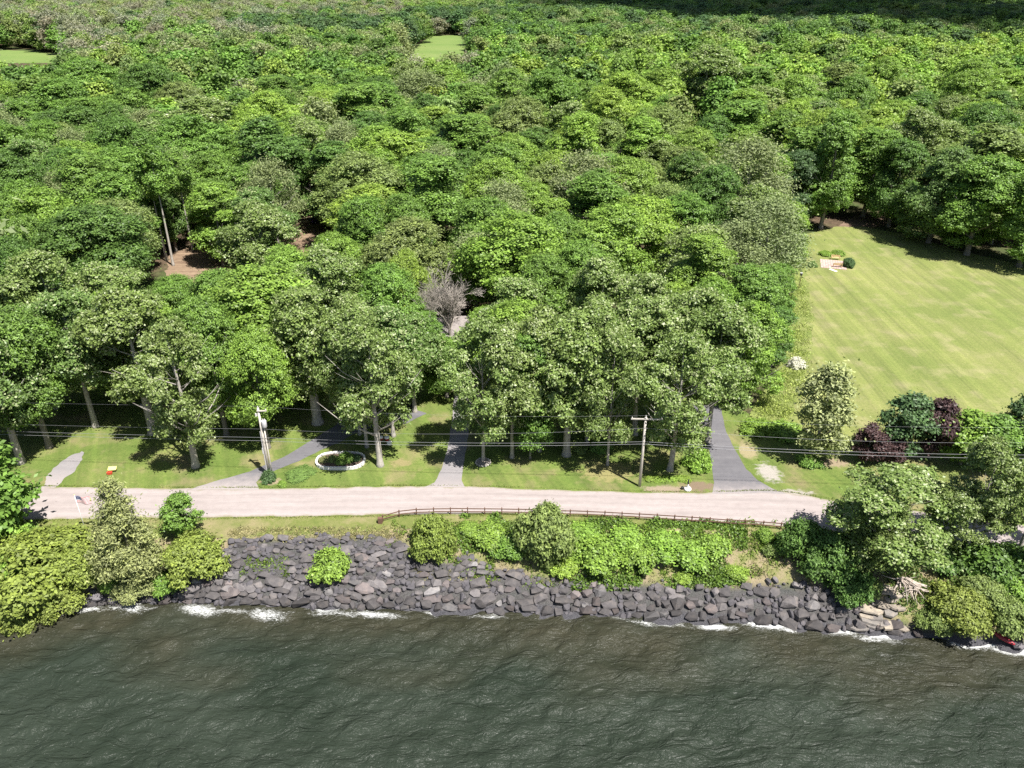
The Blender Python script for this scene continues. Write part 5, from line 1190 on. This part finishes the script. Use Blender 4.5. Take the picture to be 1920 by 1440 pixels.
# house behind the leafless tree
hx, hy = at(880, 612, 4.6); t = thing('house', 'grey roofed house almost hidden behind the leafless tree', 'house', (hx, hy + 3.0, 0), 0.12)
MB().box(-6, 6, -4, 4, -0.2, 3.0).build('wall', M['siding'], t)
rf = MB().add([(-6.6, -4.7, 2.85), (6.6, -4.7, 2.85), (6.6, 4.7, 2.85), (-6.6, 4.7, 2.85), (-6.6, 0, 5.2), (6.6, 0, 5.2)], [(0, 1, 5, 4), (2, 3, 4, 5), (0, 4, 3), (1, 2, 5), (0, 3, 2, 1)]).build('roof', M['roof_grey'], t)
MB().box(2.5, 3.3, 0.5, 1.3, 4.2, 6.0).build('chimney', M['mulch'], rf)
for x in (-4.2, -1.6, 3.6):
    w = MB().box(x - 0.6, x + 0.6, -4.06, -4.003, 1.0, 2.2).build('window', M['white_paint'], t); MB().box(x - 0.5, x + 0.5, -4.075, -4.063, 1.1, 2.1).build('pane', M['glass_dark'], w)
d = MB().box(0.6, 1.6, -4.06, -4.003, 0, 2.1).build('door', M['dark_red'], t); MB().box(1.42, 1.48, -4.1, -4.063, 0.95, 1.1).build('handle', M['grey_metal'], d)

# driftwood and roots
def driftwood(px, py, L, label, seed, n=9):
    b = at_ground(px, py); t = thing('driftwood', label, 'driftwood', b + Vector((0, 0, 0.2)), 0, 'driftwood on the shore'); rn = random.Random(seed)
    for k in range(n):
        a = rn.uniform(-2.6, -0.5) if k else 0.3; l_ = L * rn.uniform(0.5, 1.0); p = [Vector((rn.uniform(-0.5, 0.5), rn.uniform(-0.3, 0.3), rn.uniform(0.0, 0.4)))]
        d = Vector((math.cos(a), math.sin(a) * 0.8, rn.uniform(-0.75, 0.25)))
        for s in range(4): d = (d + Vector((rn.gauss(0, 0.25), rn.gauss(0, 0.25), rn.gauss(0, 0.15)))).normalized(); p.append(p[-1] + d * l_ / 4)
        r0 = rn.uniform(0.05, 0.13) * (2.0 if k == 0 else 1); MB().tube(p, [r0, r0 * 0.85, r0 * 0.65, r0 * 0.4, r0 * 0.12], 6).build('branch', M['driftwood'], t, True)
driftwood(178, 1066, 2.6, 'bleached driftwood trunk caught between the left shrubs', 1, 8)
driftwood(1690, 1092, 3.0, 'tangle of exposed pale roots on the right bank', 2, 22); driftwood(1712, 1108, 2.4, 'smaller tangle of bleached roots right of the large tangle', 5, 14)
driftwood(1852, 1112, 1.8, 'small pale root tangle between the right shrubs', 3, 12)
# red hull
b = at_ground(1878, 1196); hull = []
for k in range(9):
    s = -1 + k / 4; w = 0.42 * max(0.04, 1 - abs(s) ** 2.2); hull.append([(s * 1.6, math.cos(a) * w, math.sin(a) * 0.38 * (0.5 + w)) for a in [math.pi * j / 6 for j in range(7)]])
mb = MB(); mb.add([p for r in hull for p in r], [(i * 7 + j, i * 7 + j + 1, (i + 1) * 7 + j + 1, (i + 1) * 7 + j) for i in range(8) for j in range(6)]); o = mb.build('small_boat', M['dark_red'], None, True, loc=b + Vector((0, -0.2, 0.15))); o.rotation_euler = (0.1, 0.2, -0.7); o.scale = (0.75, 0.8, 0.8)
tag(o, 'small dark red hull wedged under the shrubs at the waterline', 'boat'); so_ = o.modifiers.new('thickness', 'SOLIDIFY'); so_.thickness = 0.03

# cloud whose shadow lies on the far wood at right
cz = 520.0; k_ = cz / SUN_DIR.z
cm = bpy.data.meshes.new('cloud'); bm = bmesh.new(); crn = random.Random(8)
for _ in range(60):
    ca, cb_ = crn.uniform(-1, 1), crn.uniform(-1, 1); r_ = crn.uniform(60, 120)
    tt, uu = crn.uniform(-0.15, 1.9), crn.uniform(0, 1); q_ = (70 + 258 * tt + 0.3 * (r_ * 0.9 + 520 * uu), 910 - 344 * tt + 0.95 * (r_ * 0.9 + 520 * uu))
    m_ = Matrix.Translation((q_[0], q_[1], crn.uniform(-20, 20))) @ Matrix.Diagonal((r_, r_, r_ * 0.45, 1))
    bmesh.ops.create_icosphere(bm, subdivisions=3, radius=1.0, matrix=m_)
for v in bm.verts: v.co += Vector((SUN_DIR.x * k_, SUN_DIR.y * k_, cz)); v.co += v.normal * crn.uniform(-3, 3)
bm.to_mesh(cm); bm.free()
for p in cm.polygons: p.use_smooth = True
cmat = plain('cloud', (0.8, 0.8, 0.8), 1.0, var=0.03, sc=0.01); cn = cmat.node_tree.nodes; ctr = cn.new('ShaderNodeBsdfTransparent'); cmx = cn.new('ShaderNodeMixShader'); cmx.inputs[0].default_value = 0.58
cmat.node_tree.links.new(cn['Principled BSDF'].outputs[0], cmx.inputs[1]); cmat.node_tree.links.new(ctr.outputs[0], cmx.inputs[2]); cmat.node_tree.links.new(cmx.outputs[0], cn['Material Output'].inputs['Surface'])
cm.materials.append(cmat); tag(obj('cloud', cm), kind='structure')
